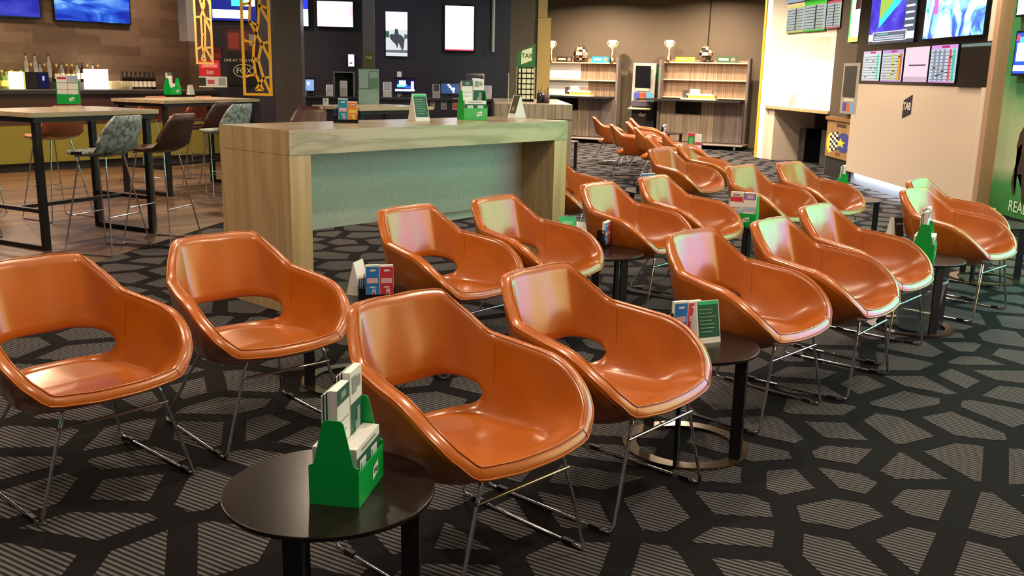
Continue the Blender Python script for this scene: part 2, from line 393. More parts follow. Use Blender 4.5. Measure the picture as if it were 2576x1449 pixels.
def arcpts(P, r=.03, n=5):
    P = [Vector(p) for p in P]; out = [P[0]]
    for i in range(1, len(P)-1):
        a = (P[i-1]-P[i]); b = (P[i+1]-P[i]); rr = min(r, a.length*.45, b.length*.45); s = P[i]+a.normalized()*rr; e = P[i]+b.normalized()*rr
        for k in range(n+1): t = k/n; out.append(s*(1-t)**2+P[i]*2*t*(1-t)+e*t*t)
    out.append(P[-1]); return out
CHG = 'orange tub chairs in the lounge'
def make_chair():
    t = thing('tub_chair', '', 'chair', group=CHG)
    for me, nm in ((SHELL, 'seat_shell'), (PIPE, 'piping')):
        o = bpy.data.objects.new(nm, me); C.objects.link(o); o.parent = t
    for sx in (-1, 1):
        b = MB(); b.tube(arcpts([(sx*.10, -.19, .352), (sx*.162, -.262, .372), (sx*.271, -.281, .0075), (sx*.271, .281, .0075), (sx*.155, .10, .362), (sx*.08, .03, .345)], .028), .0062, M['chrome'], 8)
        leg = b.build('sled_leg', t)
        for y in (-.21, .20): MB().box(sx*.271-.008, sx*.271+.008, y-.022, y+.022, .0015, .018, M['glide']).build('glide', leg)
    MB().tube([(-.190, -.268, .305), (.190, -.268, .305)], .0058, M['chrome'], 8).build('crossbar', t)
    return t
D = math.degrees
CH = [ # x, y, yaw deg, label
 (-.145, 2.689, 45.7, 'nearest and largest orange tub chair, beside the biggest green leaflet holder'),
 (.312, 3.181, 48.2, 'orange tub chair right of the nearest one, in front of the bronze table ring'),
 (-1.052, 3.712, 42.5, 'orange tub chair whose oval back hole shows the foot of the long pale counter'),
 (-1.522, 3.161, 48.7, 'orange tub chair cut off by the left edge of the photo'),
 (1.027, 4.088, 45.5, 'orange tub chair directly behind the white tent card and blue and red leaflets'),
 (1.515, 4.528, 50, 'orange tub chair in the right front group, middle of its three'),
 (1.922, 5.109, 47.5, 'orange tub chair left of the tall green holder and the clear waste bin'),
 (2.856, 6.054, 43, 'orange tub chair nearest the right edge, right of the tall green holder'),
 (3.145, 6.68, 47, 'orange tub chair mostly hidden behind the one nearest the right edge'),
 (-.337, 4.712, 49.4, 'orange tub chair in front of the middle of the grey green counter panel'),
 (.118, 5.188, 52, 'orange tub chair in front of the right leg of the long pale counter'),
 (.774, 6.009, 51, 'orange tub chair with green sheen on its back, right of the long counter leg'),
 (1.214, 6.522, 52, 'orange tub chair with green sheen, left of the green holder with red and white leaflets'),
 (2.024, 7.468, 42.4, 'orange tub chair directly behind the green holder with red and white leaflets'),
 (2.547, 7.905, 43.5, 'orange tub chair left of the small table in front of the glowing panel base'),
 (1.649, 9.185, 49.4, 'orange tub chair with a violet sheen on its back, mid room'),
 (2.03, 9.98, 70, 'dark orange tub chair tucked close behind the violet-sheened chair, seen from the side'),
 (.47, 7.87, 47, 'orange tub chair half hidden behind the right leg of the long pale counter'),
 (1.62, 16.15, 88, 'farthest left tub chair in side view, in front of the left shelf unit'),
 (1.686, 13.80, 88, 'tub chair showing its whole orange flank and chrome legs, left of the far cluster'),
 (2.22, 15.95, 84, 'tub chair farthest back in the far cluster, below the silver betting terminal'),
 (2.02, 14.70, 82, 'tub chair second from the back in the far cluster, with its wide lit seat edge'),
 (1.95, 13.10, 86, 'tub chair third from the back in the far cluster, right of the full side-view one'),
 (2.17, 12.08, 82, 'tub chair in the far cluster directly left of the second green leaflet holder'),
 (1.88, 11.30, 78, 'tub chair in the far cluster whose brown back tip is left of the close-tucked pair'),
]
c0 = make_chair()
for i, (x, y, a, lb) in enumerate(CH):
    if i == 0: c0.location = (x, y, 0); c0.rotation_euler = (0, 0, math.radians(a)); c0['label'] = lb
    else: dup(c0, (x, y, 0), math.radians(a), lb)

# ---------------------------------------------------------------- side tables
TG = 'dark round side tables'
def side_table(x, y, label, legs=((-101, 90), (-18, 0), (120, 0)), top=None, r=.262):
    t = thing('side_table', label, 'table', (x, y, 0), 0, TG)
    bevel(MB().lathe([(0, .418), (r, .418), (r, .43), (0, .43)], M['tabletop'], 64, smooth=False).build('table_top', t), .002)
    MB().lathe([(.195, .002), (.250, .002), (.250, .012), (.195, .012), (.195, .002)], M['ring'], 64, smooth=False).build('base_ring', t)
    for a, o in legs:
        ar = math.radians(a); cx, cy = .222*math.cos(ar), .222*math.sin(ar)
        l = MB().box(-.024, .024, -.007, .007, .011, .419, M['darksteel']).build('leg', t); l.location = (cx, cy, 0); l.rotation_euler = (0, 0, math.radians(a+o))
    return t
TABLES = {}
def T(k, x, y, lb, **kw): TABLES[k] = (x, y); side_table(x, y, lb, **kw)
T('A', -.445, 2.19, 'nearest dark round side table carrying the big green leaflet holder')
T('B', .71, 3.575, 'dark round side table with bronze base ring fully visible, holding a white tent card', legs=((-41, 0), (-109, 0), (123, 0)))
T('C', -.74, 4.30, 'dark round table hidden behind the front chairs, holding blue and red leaflets', legs=((-150, 0), (-30, 0), (90, 0)))
T('K', .53, 5.51, 'dark round table between middle row chairs with a pencil holder in side view', legs=((-60, 90), (-165, 0), (60, 0)), r=.245)
T('L', 1.80, 6.74, 'dark round table under the green holder with red and white leaflets', legs=((-10, 0), (-130, 0), (110, 0)))
T('N', 2.98, 8.35, 'dark round table in front of the glowing white base of the cream panel', legs=((-20, 0), (-140, 0), (100, 0)))
T('G', 2.42, 5.55, 'dark round table beside the clear waste bin, under the tall green holder', legs=((-80, 90), (-160, 0), (20, 0)))
T('H', 3.59, 7.03, 'dark round table at the right edge behind the last chair pair', legs=((-10, 0), (-140, 0), (110, 0)))
T('P', 1.28, 8.60, 'dark round table left of the violet-sheened chair, holding a blue leaflet', legs=((-90, 90), (30, 0), (150, 0)))
T('Q', 2.48, 12.70, 'pale reflecting round table holding the far green holder with picture leaflets')
T('R', 2.70, 15.05, 'far round table right of the far cluster in front of the right shelf unit')
T('S', 2.84, 17.7, 'farthest round table with a white and blue pencil holder below the silver terminal')
T('X', .74, 15.0, 'round table left of the far cluster, mostly hidden by the second counter')
T('J', .36, 6.42, 'dark round table beside the right leg of the long counter, carrying a small green box')

# ---------------------------------------------------------------- leaflet kits
def panel_rects(b, x0, x1, z0, z1, y, rects, sgn=-1):
    for k, (a, c, d, e, m) in enumerate(rects):
        yy = y+sgn*.0004*(k+1); b.rect(x0+(x1-x0)*a, x0+(x1-x0)*d, z0+(z1-z0)*c, z0+(z1-z0)*e, yy, m)
GR, DG, WH, RD, BL, GY, PK = flat('#0e8a34'), flat('#1d5a45'), flat('#e9e9e6'), flat('#c9324a'), flat('#2b7fd0'), flat('#8f9794'), flat('#d8b6c4')
DK, TL, OR, YE, LB = flat('#20262c'), flat('#1f8fae'), flat('#e08a45'), flat('#e8d33c'), flat('#a9b8d8')
LG = 'leaflet stacks in the holders'
def logo(parent, x, y, z, s, fg, bg, txt='TAB', ang=0):
    b = MB(); b.poly([(-.5*s, 0, -.5*s), (.5*s, 0, -.22*s), (.5*s, 0, .5*s), (-.5*s, 0, .22*s)], bg)
    o = b.build('logo', parent); o.location = (x, y, z)
    if txt: text(txt, s*.42, fg, o, (0, -.0006, .0), (math.pi/2, 0, 0), .0003, name='lettering', bold=s*.008)
    return o
def green_holder():
    t = thing('leaflet_holder', '', 'leaflet holder', group='green leaflet holders')
    b = MB(); pr = [(-.0625, 0), (.0625, 0), (.0625, .098), (.050, .104), (.047, .115), (.026, .208), (.020, .215), (-.020, .215), (-.026, .208), (-.047, .115), (-.050, .104), (-.0625, .098)]
    for x in (-.097, .094): b.prismx(pr, x, x+.003, M['greenp'])
    b.box(-.094, .094, -.0625, -.0595, 0, .088, M['greenp']); b.box(-.094, .094, .0595, .0625, 0, .088, M['greenp']); b.box(-.094, .094, -.0595, .0595, 0, .003, M['greenp']); b.box(-.094, .094, .0312, .0332, .003, .10, M['greenp'])
    b.build('tray', t); logo(t, .03, -.0632, .045, .042, DG, WH)
    return t
def stack(b, x0, x1, y0, y1, z0, z1, body=None): b.box(x0, x1, y0, y1, z0, z1, body or M['paper']); return b
def ticket_stack(style):
    b = MB()
    if style == 'front':
        stack(b, -.088, .088, -.055, -.012, .004, .142); panel_rects(b, -.088, .088, .004, .142, -.055, [(0, 0, 1, .82, DG), (.12, .50, .38, .74, WH), (.60, .50, .86, .74, WH), (.12, .40, .38, .46, GY), (.60, .40, .86, .46, GY), (.16, .53, .34, .7, flat('#b9c9bf')), (.64, .53, .82, .7, flat('#b9c9bf')), (.2, .9, .8, .94, GY)])
    elif style == 'back':
        stack(b, -.088, .088, .034, .055, .004, .142)
    elif style == 'tallL':
        stack(b, -.090, -.004, -.0100, .0095, .006, .285); [b.box(-.090, -.004, .0102+.004*k, .0136+.004*k, .006, .283-.003*k, DG if k % 2 else M['paper']) for k in range(5)]; panel_rects(b, -.090, -.004, .006, .285, -.010, [(0, .86, 1, 1, DG), (.3, .9, .7, .96, GY), (.1, .70, .9, .71, GY), (.1, .6, .7, .61, GY), (.5, .3, .62, .34, GY)])
    elif style == 'tallR':
        stack(b, .004, .090, -.0100, .0095, .006, .300); [b.box(.004, .090, .0102+.004*k, .0136+.004*k, .006, .298-.003*k, M['paper'] if k % 2 else DK) for k in range(5)]; panel_rects(b, .004, .090, .006, .300, -.010, [(0, 0, 1, .72, DG), (.12, .8, .5, .95, GY), (.55, .83, .85, .93, GY), (.35, .3, .6, .55, flat('#7fa08c')), (.5, .4, .75, .66, GY)])
    elif style == 'redL':
        stack(b, -.090, -.004, -.055, -.03, .006, .235); panel_rects(b, -.090, -.004, .006, .235, -.055, [(0, .7, 1, .85, RD), (.2, .88, .8, .94, GY), (0, .28, 1, .45, LB), (.1, .5, .9, .53, GY)])
    elif style == 'redR':
        stack(b, .004, .090, -.055, -.03, .006, .235); panel_rects(b, .004, .090, .006, .235, -.055, [(0, .78, 1, .97, flat('#8a7fb8')), (.25, .82, .75, .93, PK), (0, .42, 1, .56, LB), (.1, .2, .9, .24, GY)])
    elif style == 'picL':
        stack(b, -.090, -.004, -.055, -.03, .006, .300); panel_rects(b, -.090, -.004, .006, .300, -.055, [(0, 0, 1, .86, GR), (0, .86, 1, 1, RD), (0, 0, 1, .25, LB), (0, .25, 1, .4, TL), (.2, .5, .8, .8, flat('#6fae6a')), (.4, .45, .5, .52, DK)])
    elif style == 'picR':
        stack(b, .004, .090, -.055, -.03, .006, .290); panel_rects(b, .004, .090, .006, .290, -.055, [(0, .5, 1, .62, RD), (0, 0, 1, .22, DG), (0, .3, 1, .34, LB)])
    elif style == 'gridL':
        stack(b, -.090, -.002, -.055, -.03, .006, .26); panel_rects(b, -.090, -.002, .006, .26, -.055, [(.05, .86, .95, .94, RD), (0, .72, 1, .76, LB), (0, .48, 1, .5, GY), (0, .28, 1, .34, LB), (.05, .05, .95, .25, WH)])
    elif style == 'gridR':
        stack(b, .002, .090, -.055, -.03, .006, .26); panel_rects(b, .002, .090, .006, .26, -.055, [(0, .78, 1, 1, LB), (0, .72, 1, .76, GY), (0, .48, 1, .5, GY), (0, .28, 1, .34, LB)])
    return b.mesh('leaflet_stack')
STK = {}
GH0 = green_holder(); _first = [True]
def put_gh(x, y, z, rz, label, styles, where):
    global GH0
    a = math.radians(rz)
    if _first[0]: h = GH0; h.location = (x, y, z); h.rotation_euler = (0, 0, a); h['label'] = label; _first[0] = False
    else: h = dup(GH0, (x, y, z), a, label)
    names = {'front': 'squat white and green ticket pad in ', 'back': 'plain white ticket pad at the rear of ', 'tallL': 'tall white leaflets with green header in ', 'tallR': 'tall leaflets with green lower half in ',
             'redL': 'white leaflets with a red band in ', 'redR': 'white leaflets with violet header in ', 'picL': 'green picture leaflets in ', 'picR': 'white leaflets with red band in ',
             'gridL': 'white tabular leaflets with red header in ', 'gridR': 'tabular leaflets with pale blue header in '}
    for s in styles:
        if s not in STK: STK[s] = ticket_stack(s)
        o = bpy.data.objects.new('leaflet_stack', STK[s]); C.objects.link(o); o.location = (x, y, z+.001); o.rotation_euler = (0, 0, a)
        tag(o, names[s]+where, 'leaflets', LG)
    return h
TT = .4302; CT = 1.1005
put_gh(-.399, 2.185, TT, 80.8, 'large bright green leaflet holder on the nearest round table', ('front', 'back', 'tallL', 'tallR'), 'the nearest green holder')
g = FL(1186, 303, CT); put_gh(g.x, g.y+.12, CT, 28, 'green leaflet holder standing on the long pale counter', ('front', 'tallL', 'tallR'), 'the holder on the long counter')
g = FL(1850, 566, TT); put_gh(g.x+.06, g.y+.03, TT, -24, 'green leaflet holder with red and white leaflets on a middle row table', ('redL', 'redR', 'back'), 'the middle row green holder')
g = FL(2345, 655, TT); put_gh(g.x-.03, g.y+.06, TT, 62, 'tall green leaflet holder near the right edge above the clear bin', ('front', 'back', 'tallL', 'tallR'), 'the right hand green holder')
put_gh(2.37, 12.62, TT, -8, 'green leaflet holder with picture leaflets on the far pale table', ('picL', 'picR'), 'the far picture holder')
g = FL(2113, 461, TT); put_gh(2.93, 8.44, TT, 75, 'small green holder before the glowing base of the cream panel', ('tallL',), 'the holder before the glowing panel base')
def pencil_holder():
    t = thing('pencil_holder', '', 'pencil holder', group='black pencil and leaflet holders')
    b = MB(); b.box(-.083, .083, -.028, .028, 0, .004, M['black']); b.box(-.083, -.055, -.028, .028, .004, .05, M['black']); b.box(.078, .083, -.028, .028, .004, .05, M['black'])
    b.box(-.055, .078, .024, .028, .004, .09, M['black']); b.box(-.055, .078, -.028, -.0255, .004, .02, M['black']); b.prism([(-.055, 0), (-.052, 0), (-.052, .11), (-.055, .11)], -.02, .028, M['black'])
    b.build('holder_body', t); return t
def pencil_mesh():
    b = MB(); b.tube([(0, 0, 0), (0, 0, .075)], .0037, flat('#1b2f7a', 0, .35), 6); b.tube([(0, 0, .075), (0, 0, .088)], [.0037, .0008], flat('#d8b98a'), 6); return b.mesh('pencil')
def leaf_mesh(c1, c2, c3, h, w_=.062):
    b = MB(); b.box(-w_/2, w_/2, -.010, .010, 0, h, M['paper'])
    panel_rects(b, -w_/2, w_/2, 0, h, -.010, [(.02, .0, .98, .95, c1), (.28, .80, .75, .88, DK), (.3, .81, .73, .87, WH), (.1, .44, .9, .60, c2), (.3, .3, .7, .34, WH), (.45, .05, .75, .27, c3), (.52, .08, .66, .16, RD)])
    return b.mesh('leaflet_stack')
PH0 = pencil_holder(); _pf = [True]; PM = pencil_mesh()
BLm, RDm, TLm, ORm = leaf_mesh(BL, PK, LB, .150), leaf_mesh(RD, PK, PK, .148), leaf_mesh(TL, PK, LB, .155), leaf_mesh(OR, YE, YE, .135)
def put_ph(x, y, z, rz, label, where, pair=(BLm, RDm), cols=('blue', 'red'), pencils=3):
    a = math.radians(rz)
    if _pf[0]: h = PH0; h.location = (x, y, z); h.rotation_euler = (0, 0, a); h['label'] = label; _pf[0] = False
    else: h = dup(PH0, (x, y, z), a, label)
    for k, (m, dx) in enumerate(zip(pair, (-.018, .046))):
        o = bpy.data.objects.new('leaflet_stack', m); C.objects.link(o); ox, oy = rotp(dx, -.012, a); o.location = (x+ox, y+oy, z+.006); o.rotation_euler = (0, 0, a)
        tag(o, cols[k]+' fronted leaflets in '+where, 'leaflets', LG)
    for k in range(pencils):
        o = bpy.data.objects.new('pencil', PM); C.objects.link(o); ox, oy = rotp(-.078+.009*k, -.018+.004*k, a); o.location = (x+ox, y+oy, z+.008+.012); tag(o, 'short dark blue pencil standing in '+where, 'pencil', 'pencils in '+where)
    return h
g = FL(944, 752, TT); put_ph(g.x, g.y+.03, TT, 14, 'black pencil holder on the table behind the nearest chair', 'the holder behind the nearest chair')
g = FL(1722, 868, TT); put_ph(g.x, g.y+.10, TT, 24, 'black pencil holder beside the white tent card on the bronze based table', 'the holder beside the white tent card')
g = FL(1518, 622, TT); put_ph(g.x, g.y+.02, TT, 70, 'black pencil holder in side view on a middle row table', 'the side view middle row holder')
g = FL(868, 309, CT); put_ph(g.x, g.y+.04, CT, 6, 'black pencil holder with turquoise and orange leaflets on the long counter', 'the holder on the long counter', (TLm, ORm), ('turquoise', 'orange'))
put_ph(2.74, 17.68, TT, 60, 'small pencil holder on the farthest round table', 'the farthest pencil holder', pencils=0)
g = FL(1645, 436, TT); put_ph(1.2, 8.62, TT, 4, 'pencil holder on the table left of the violet-sheened chair', 'the holder left of the violet-sheened chair', (BLm, TLm), ('bright blue', 'turquoise'), 0)
def tent_card(x, y, z, rz, label, front, h=.16, w_=.105, d=.075, kind='dark'):
    b = MB(); hw = w_/2
    for s in (-1, 1):
        b.add([(-hw, s*d/2, 0), (hw, s*d/2, 0), (hw, s*.001, h), (-hw, s*.001, h), (-hw, s*(d/2-.002), 0), (hw, s*(d/2-.002), 0)], [(0, 1, 2, 3) if s < 0 else (3, 2, 1, 0), (4, 5, 2, 3)], M['paper'])
    b.add([(-hw, -d/2, 0), (hw, -d/2, 0), (hw, d/2, 0), (-hw, d/2, 0)], [(0, 3, 2, 1)], M['paper'])
    b.add([(-hw, -d/2, 0), (-hw, d/2, 0), (-hw, 0, h)], [(0, 2, 1)], M['paper']); b.add([(hw, -d/2, 0), (hw, d/2, 0), (hw, 0, h)], [(0, 1, 2)], M['paper'])
    def pt(u, v, k): return (-hw+w_*u, -d/2*(1-v)-.0006*k-.0004, h*v)
    for k, (u0, v0, u1, v1, m) in enumerate(front): b.poly([pt(u0, v0, k+1), pt(u1, v0, k+1), pt(u1, v1, k+1), pt(u0, v1, k+1)], m)
    o = b.build('tent_card', loc=(x, y, z), rz=math.radians(rz)); return tag(o, label, 'tent card', 'folded cards on the tables')
MENU = [(.06, .14, .97, .98, DG), (.06, .9, .97, .98, flat('#2fc07a'))]+[(.12, .78-.085*k, .12+random.uniform(.5, .8), .80-.085*k, flat('#7fa890')) for k in range(7)]
g = FL(1775, 862, TT); tent_card(g.x, g.y+.03, TT, 22, 'white tent card printed with a dark green list, beside blue and red leaflets', MENU, .165)
g = FL(898, 742, TT); tent_card(g.x, g.y+.04, TT, 75, 'blank white side of a folded card beside the holder behind the nearest chair', [(0, 0, 1, 1, WH)], .155)
g = FL(1052, 304, CT); tent_card(g.x, g.y+.05, CT, 38, 'white tent card with a dark green list on the long counter', MENU, .19, .12, .11)
g = FL(1300, 298, CT); tent_card(g.x, g.y+.10, CT, -60, 'white tent card with dark brown picture at the right end of the long counter', [(.1, .2, .95, .98, flat('#3a3a28')), (.3, .3, .7, .5, flat('#7a8058')), (0, 0, 1, .14, WH)], .18, .11, .11)
g = FL(2275, 612, TT); tent_card(g.x-.04, g.y+.07, TT, 20, 'dark brown tent card left of the tall right hand green holder', [(.3, .05, .98, .98, flat('#2c2622')), (.4, .7, .9, .75, GY)], .16, .10)
g = FL(2158, 486, TT); tent_card(2.95, 8.36, TT, 8, 'small black and white card on the table before the glowing panel base', [(.4, .1, .98, .98, DK), (.5, .6, .9, .7, GY)], .10, .12)
tent_card(.37, 6.42, TT, 6, 'small mint green folded box on the table by the counter leg', [(0, 0, 1, 1, flat('#3fd98a')), (.2, .3, .8, .6, flat('#8ff0bd'))], .07, .12, .06)
tent_card(1.36, 8.50, TT, 2, 'pale card lying behind the green-sheened chairs on the violet chair table', [(0, 0, 1, 1, flat('#d9b9b4'))], .03, .16, .1)
tent_card(3.50, 6.98, TT, -5, 'yellow green card at the right edge table', [(0, 0, 1, 1, flat('#d8e84a')), (.1, .5, .8, .95, BL)], .12, .14, .08)

# ---------------------------------------------------------------- long pale counter
A1 = math.radians(48.376)
def long_counter():
    t = thing('long_counter', 'long pale timber counter with a grey green modesty panel', 'counter', (-1.302, 5.489, 0), A1)
    L, W_, HT, TH = 2.57, .74, 1.10, .143
    b = MB(); b.box(0, L, 0, W_, HT-TH, HT-.003, M['oak']); b.box(.001, L-.001, .001, W_-.001, HT-.003, HT, M['topwood'])
    b.add([(-.0006, 0, HT-TH), (-.0006, W_, HT-TH), (-.0006, W_, HT), (-.0006, 0, HT)], [(0, 3, 2, 1)], M['oakv']); b.build('counter_top', t)
    MB().box(0, .15, .004, W_, 0, HT-TH-.002, M['oakv']).build('end_leg', t); MB().box(L-.15, L, .004, W_, 0, HT-TH-.002, M['oakv']).build('end_leg', t)
    MB().box(.15, L-.15, .33, .355, .44, HT-TH-.001, M['panelgrey']).build('modesty_panel', t, 'grey green panel under the counter top')
    MB().box(1.45, 2.3, .42, .46, .36, .42, M['white']).build('cable_tray', t, 'white cable tray below the panel')
    return t
long_counter()
def end_counter():
    t = thing('end_counter', 'second counter end in grey brown upright grain behind the long counter', 'counter', (-.25, 11.35, 0), math.radians(2))
    MB().box(0, .92, 0, 2.3, .93, 1.095, M['oakg']).build('counter_body', t); MB().box(0, .92, 0, 2.3, 1.095, 1.10, M['topwood']).build('counter_top', t)
    MB().box(.76, .92, .01, 2.29, 0, .929, M['oakg']).build('end_leg', t); MB().box(0, .16, .01, 2.29, 0, .929, M['oakg']).build('end_leg', t)
end_counter()

# ---------------------------------------------------------------- bar tables and stools
def bar_table(cx, cy, L, W_, ang, label, h=1.08):
    t = thing('bar_table', label, 'table', (cx, cy, 0), math.radians(ang), 'high bar tables')
    MB().box(0, L, 0, W_, h-.035, h, M['topwood']).build('table_top', t)
    MB().box(.02, L-.02, .02, W_-.02, h-.075, h-.0352, M['darksteel']).build('under_frame', t)
    for x in (.05, L-.10):
        for y in (.05, W_-.10): MB().box(x, x+.05, y, y+.05, .004, h-.076, M['darksteel']).build('leg', t)
        MB().box(x, x+.05, .101, W_-.101, .004, .04, M['darksteel']).build('floor_rail', t)
    MB().box(.101, L-.101, W_/2-.02, W_/2+.02, .30, .33, M['darksteel']).build('foot_rail', t)
    for x in (.055, L-.095): MB().box(x, x+.04, .101, W_-.101, .30, .33, M['darksteel']).build('foot_rail', t)
ang1 = 62
n1 = FL(118, 632); ux = Vector((math.cos(math.radians(ang1)), math.sin(math.radians(ang1)), 0)); uy = Vector((-ux.y, ux.x, 0))
o1 = n1-ux*.07-uy*.07; bar_table(o1.x, o1.y, 1.20, .85, ang1, 'nearer high bar table with pale top at the left edge')
n2 = FL(428, 495); o2 = n2-ux*.07-uy*.07; bar_table(o2.x, o2.y, 1.5, .85, ang1, 'farther high bar table with pale top in front of the bar', 1.075)
n3 = FL(905, 271, 1.06); bar_table(n3.x, n3.y, 1.1, .8, 50, 'high table with grey top behind the long counter', 1.06)
def stool(x, y, a, label, mat_, pan=None, s=1.0):
    t = thing('bar_stool', label, 'stool', (x, y, 0), math.radians(a), 'bar stools around the high tables')
    P = [(-.20, .800), (-.12, .785), (0, .775), (.10, .780), (.165, .805), (.205, .86), (.235, .94), (.265, 1.02), (.285, 1.075)]
    Wd = [.15, .195, .21, .215, .215, .215, .205, .18, .14]; cv = [0, .012, .022, .03, .045, .06, .05, .035, .02]
    nx = 13; V = []; Fs = []
    for side in (0, 1):
        for (yy, zz), wd, c in zip(P, Wd, cv):
            for k in range(nx):
                u = -1+2*k/(nx-1); q = abs(u)**2.5
                V.append((u*wd, yy-(c*q*1.2 if zz > .82 else 0)+(.022 if side and zz > .82 else 0), zz+(c*q if zz <= .82 else 0)-(.026 if side else 0)*(1 if zz < .95 else .3)))
    n_ = len(P)*nx
    for i in range(len(P)-1):
        for k in range(nx-1):
            a0 = i*nx+k; Fs.append((a0, a0+1, a0+nx+1, a0+nx)); Fs.append((n_+a0, n_+a0+nx, n_+a0+nx+1, n_+a0+1))
    bd = [k for k in range(nx)]+[i*nx+nx-1 for i in range(1, len(P))]+[(len(P)-1)*nx+k for k in range(nx-2, -1, -1)]+[i*nx for i in range(len(P)-2, 0, -1)]
    for k in range(len(bd)): p, q = bd[k], bd[(k+1) % len(bd)]; Fs.append((q, p, n_+p, n_+q))
    b = MB(); b.add(V, Fs, mat_, True)
    if pan:
        b.mi(pan); nb = 2*(nx-1)
        for f_i, f in enumerate(b.f):
            if all(b.v[k][2] < .80 for k in f): b.m[f_i] = (1, True)
    b.build('seat_shell', t)
    for sx in (-1, 1):
        l = MB(); l.tube(arcpts([(sx*.10, -.13, .758), (sx*.225, -.225, .008), (sx*.225, .225, .008), (sx*.10, .12, .758)], .02), .0062, M['chrome'], 8); l.build('sled_leg', t)
    MB().tube([(-.13, -.14, .752), (.13, -.14, .752)], .006, M['chrome']).build('crossbar', t)
    z = .30; k = .225-.125*(z/.75)
    for q in (-1.02, .98): MB().tube([(-k, k*q, z), (k, k*q, z)], .006, M['chrome']).build('foot_rest', t)
    return t
stool(-3.215, 7.39, -108, 'bar stool with mottled grey back and black seat edge at the nearer high table', M['marble'], M['black'])
stool(-2.955, 7.86, -104, 'dark brown bar stool right of the mottled grey stool', M['brownfab'])
stool(-3.50, 10.83, -110, 'dark brown bar stool at the farther high table, near the counter end', M['brownfab'])
stool(-4.60, 7.72, 70, 'mottled grey seat stool cut off at the left edge', M['marble'])
stool(-4.35, 8.95, -120, 'red brown bar stool with tan seat behind the nearer high table', M['redfab'], M['tanfab'])
stool(-5.3, 9.3, -150, 'red brown bar stool at the left edge with its back to the bar', M['redfab'], M['tanfab'])
stool(-4.75, 12.2, -120, 'red brown bar stool behind the farther high table, left one', M['redfab'], M['tanfab'])
stool(-4.35, 12.7, -110, 'tan seated bar stool behind the farther high table, right one', M['redfab'], M['tanfab'])
q = FL(612, 262, 1.07); stool(q.x-.25, q.y+.1, -115, 'white bar stool with dark twig pattern above the left end of the long counter', M['marble'])
q = FL(750, 275, 1.05); stool(q.x, q.y, -20, 'brown stool back peeking over the long counter left of the pencil holder', M['brownfab'])
g = FL(172, 261, 1.0802); put_gh(g.x, g.y+.02, 1.0802, 20, 'green leaflet holder with tabular leaflets on the nearer bar table', ('gridL', 'gridR'), 'the holder on the nearer bar table')
g = FL(428, 238, 1.0752); put_gh(g.x, g.y+.1, 1.0752, 66, 'green leaflet holder on the farther bar table', ('tallL', 'back'), 'the holder on the farther bar table')
tent_card(g.x+.22, g.y+.16, 1.0752, 60, 'small grey white card beside the holder on the farther bar table', [(0, 0, 1, 1, GY)], .13, .08)

# ---------------------------------------------------------------- bar
BW = Wall((-5.72, 13.76), 48.4)      # face of the bar counter
BB = Wall((-5.72-.748*2.7, 13.76+.664*2.7), 48.4)   # plank wall behind the bar
u1 = BW.at(566, 400)[0]
bt = thing('bar_counter', 'long dark topped bar with an olive yellow front at the left', 'bar', BW.pt(0), BW.a)
MB().box(-6, u1, 0, .62, 1.04, 1.09, M['blackm']).build('bar_top', bt)
MB().box(-6, u1-.03, .06, .60, .62, 1.0395, M['brownfab']).build('upper_fascia', bt)
MB().box(-6, u1-.03, .05, .60, .12, .619, M['barfront']).build('front_panel', bt, 'olive yellow lower front')
MB().box(-6, u1-.03, .10, .60, .003, .119, M['blackm']).build('kick_board', bt)
struct(MB().box(-8, 4.6, 0, .12, 0, 3.3, M['plankwall']), 'wall_bar', BB.pt(0), BB.a)
sb = thing('back_bar', 'back bar bench with a pale lit shelf below the plank wall', 'shelf', BB.pt(0), BB.a)
MB().box(-7, BB.at(395, 205, -.5)[0], -.55, -.01, 0, 1.0, M['blackm']).build('cabinet', sb); MB().box(-7, BB.at(395, 205, -.5)[0], -.58, -.005, 1.0005, 1.04, flat('#b9b4ad')).build('shelf_top', sb)
def pic(name, stops, sc, st, dist=1.0, loc=(0, 0, 0), ani=(1, 1, 1)):
    m = mat(name, '#050505', .25, emis=st); v = coords(m, ani, (0, 0, 0), 'Object', loc); n = noise(m, v, sc, 4, dist); LK(m, ramp(m, n, stops), bsdf(m).inputs['Emission Color']); return m
PIC1 = pic('blue picture', [(.3, '#10186a'), (.45, '#1c34b4'), (.55, '#2f68dc'), (.68, '#8cc4f4')], 2.2, .75, .8, (3, 0, 1), (.6, 1, 2.2))
PIC2 = pic('violet blue picture', [(.3, '#141470'), (.5, '#2c2cb4'), (.7, '#4a50d8')], 2.0, .6, .5, (7, 0, 1), (.6, 1, 2.2))
PIC3 = pic('race picture blue', [(.3, '#1a1a80'), (.5, '#3a30b8'), (.62, '#5a50d0'), (.75, '#e0e8ff')], 2.5, 1.1, .6, (1, 0, 2), (1, 1, 1.6))
PIC4 = pic('crowd picture blue white', [(.30, '#2a2ab0'), (.42, '#4468f0'), (.52, '#88d8e8'), (.62, '#f0fbff'), (.8, '#ffffff')], 2.6, 1.8, 1.2, (4, 0, 3.3), (1.3, 1, 1))
PIC5 = mat('sheen tinting gradient', '#050505', .25, emis=3.6); _v = coords(PIC5); _s = N(PIC5, 'ShaderNodeSeparateXYZ'); LK(PIC5, _v, _s.inputs[0]); _m = N(PIC5, 'ShaderNodeMath', operation='MULTIPLY_ADD'); _m.inputs[1].default_value = .167; LK(PIC5, _s.outputs[0], _m.inputs[0])
_q = N(PIC5, 'ShaderNodeMath', operation='MULTIPLY_ADD'); _q.inputs[1].default_value = .45; _q.inputs[2].default_value = -.22; LK(PIC5, noise(PIC5, _v, .9, 4, .4), _q.inputs[0]); LK(PIC5, _q.outputs[0], _m.inputs[2])
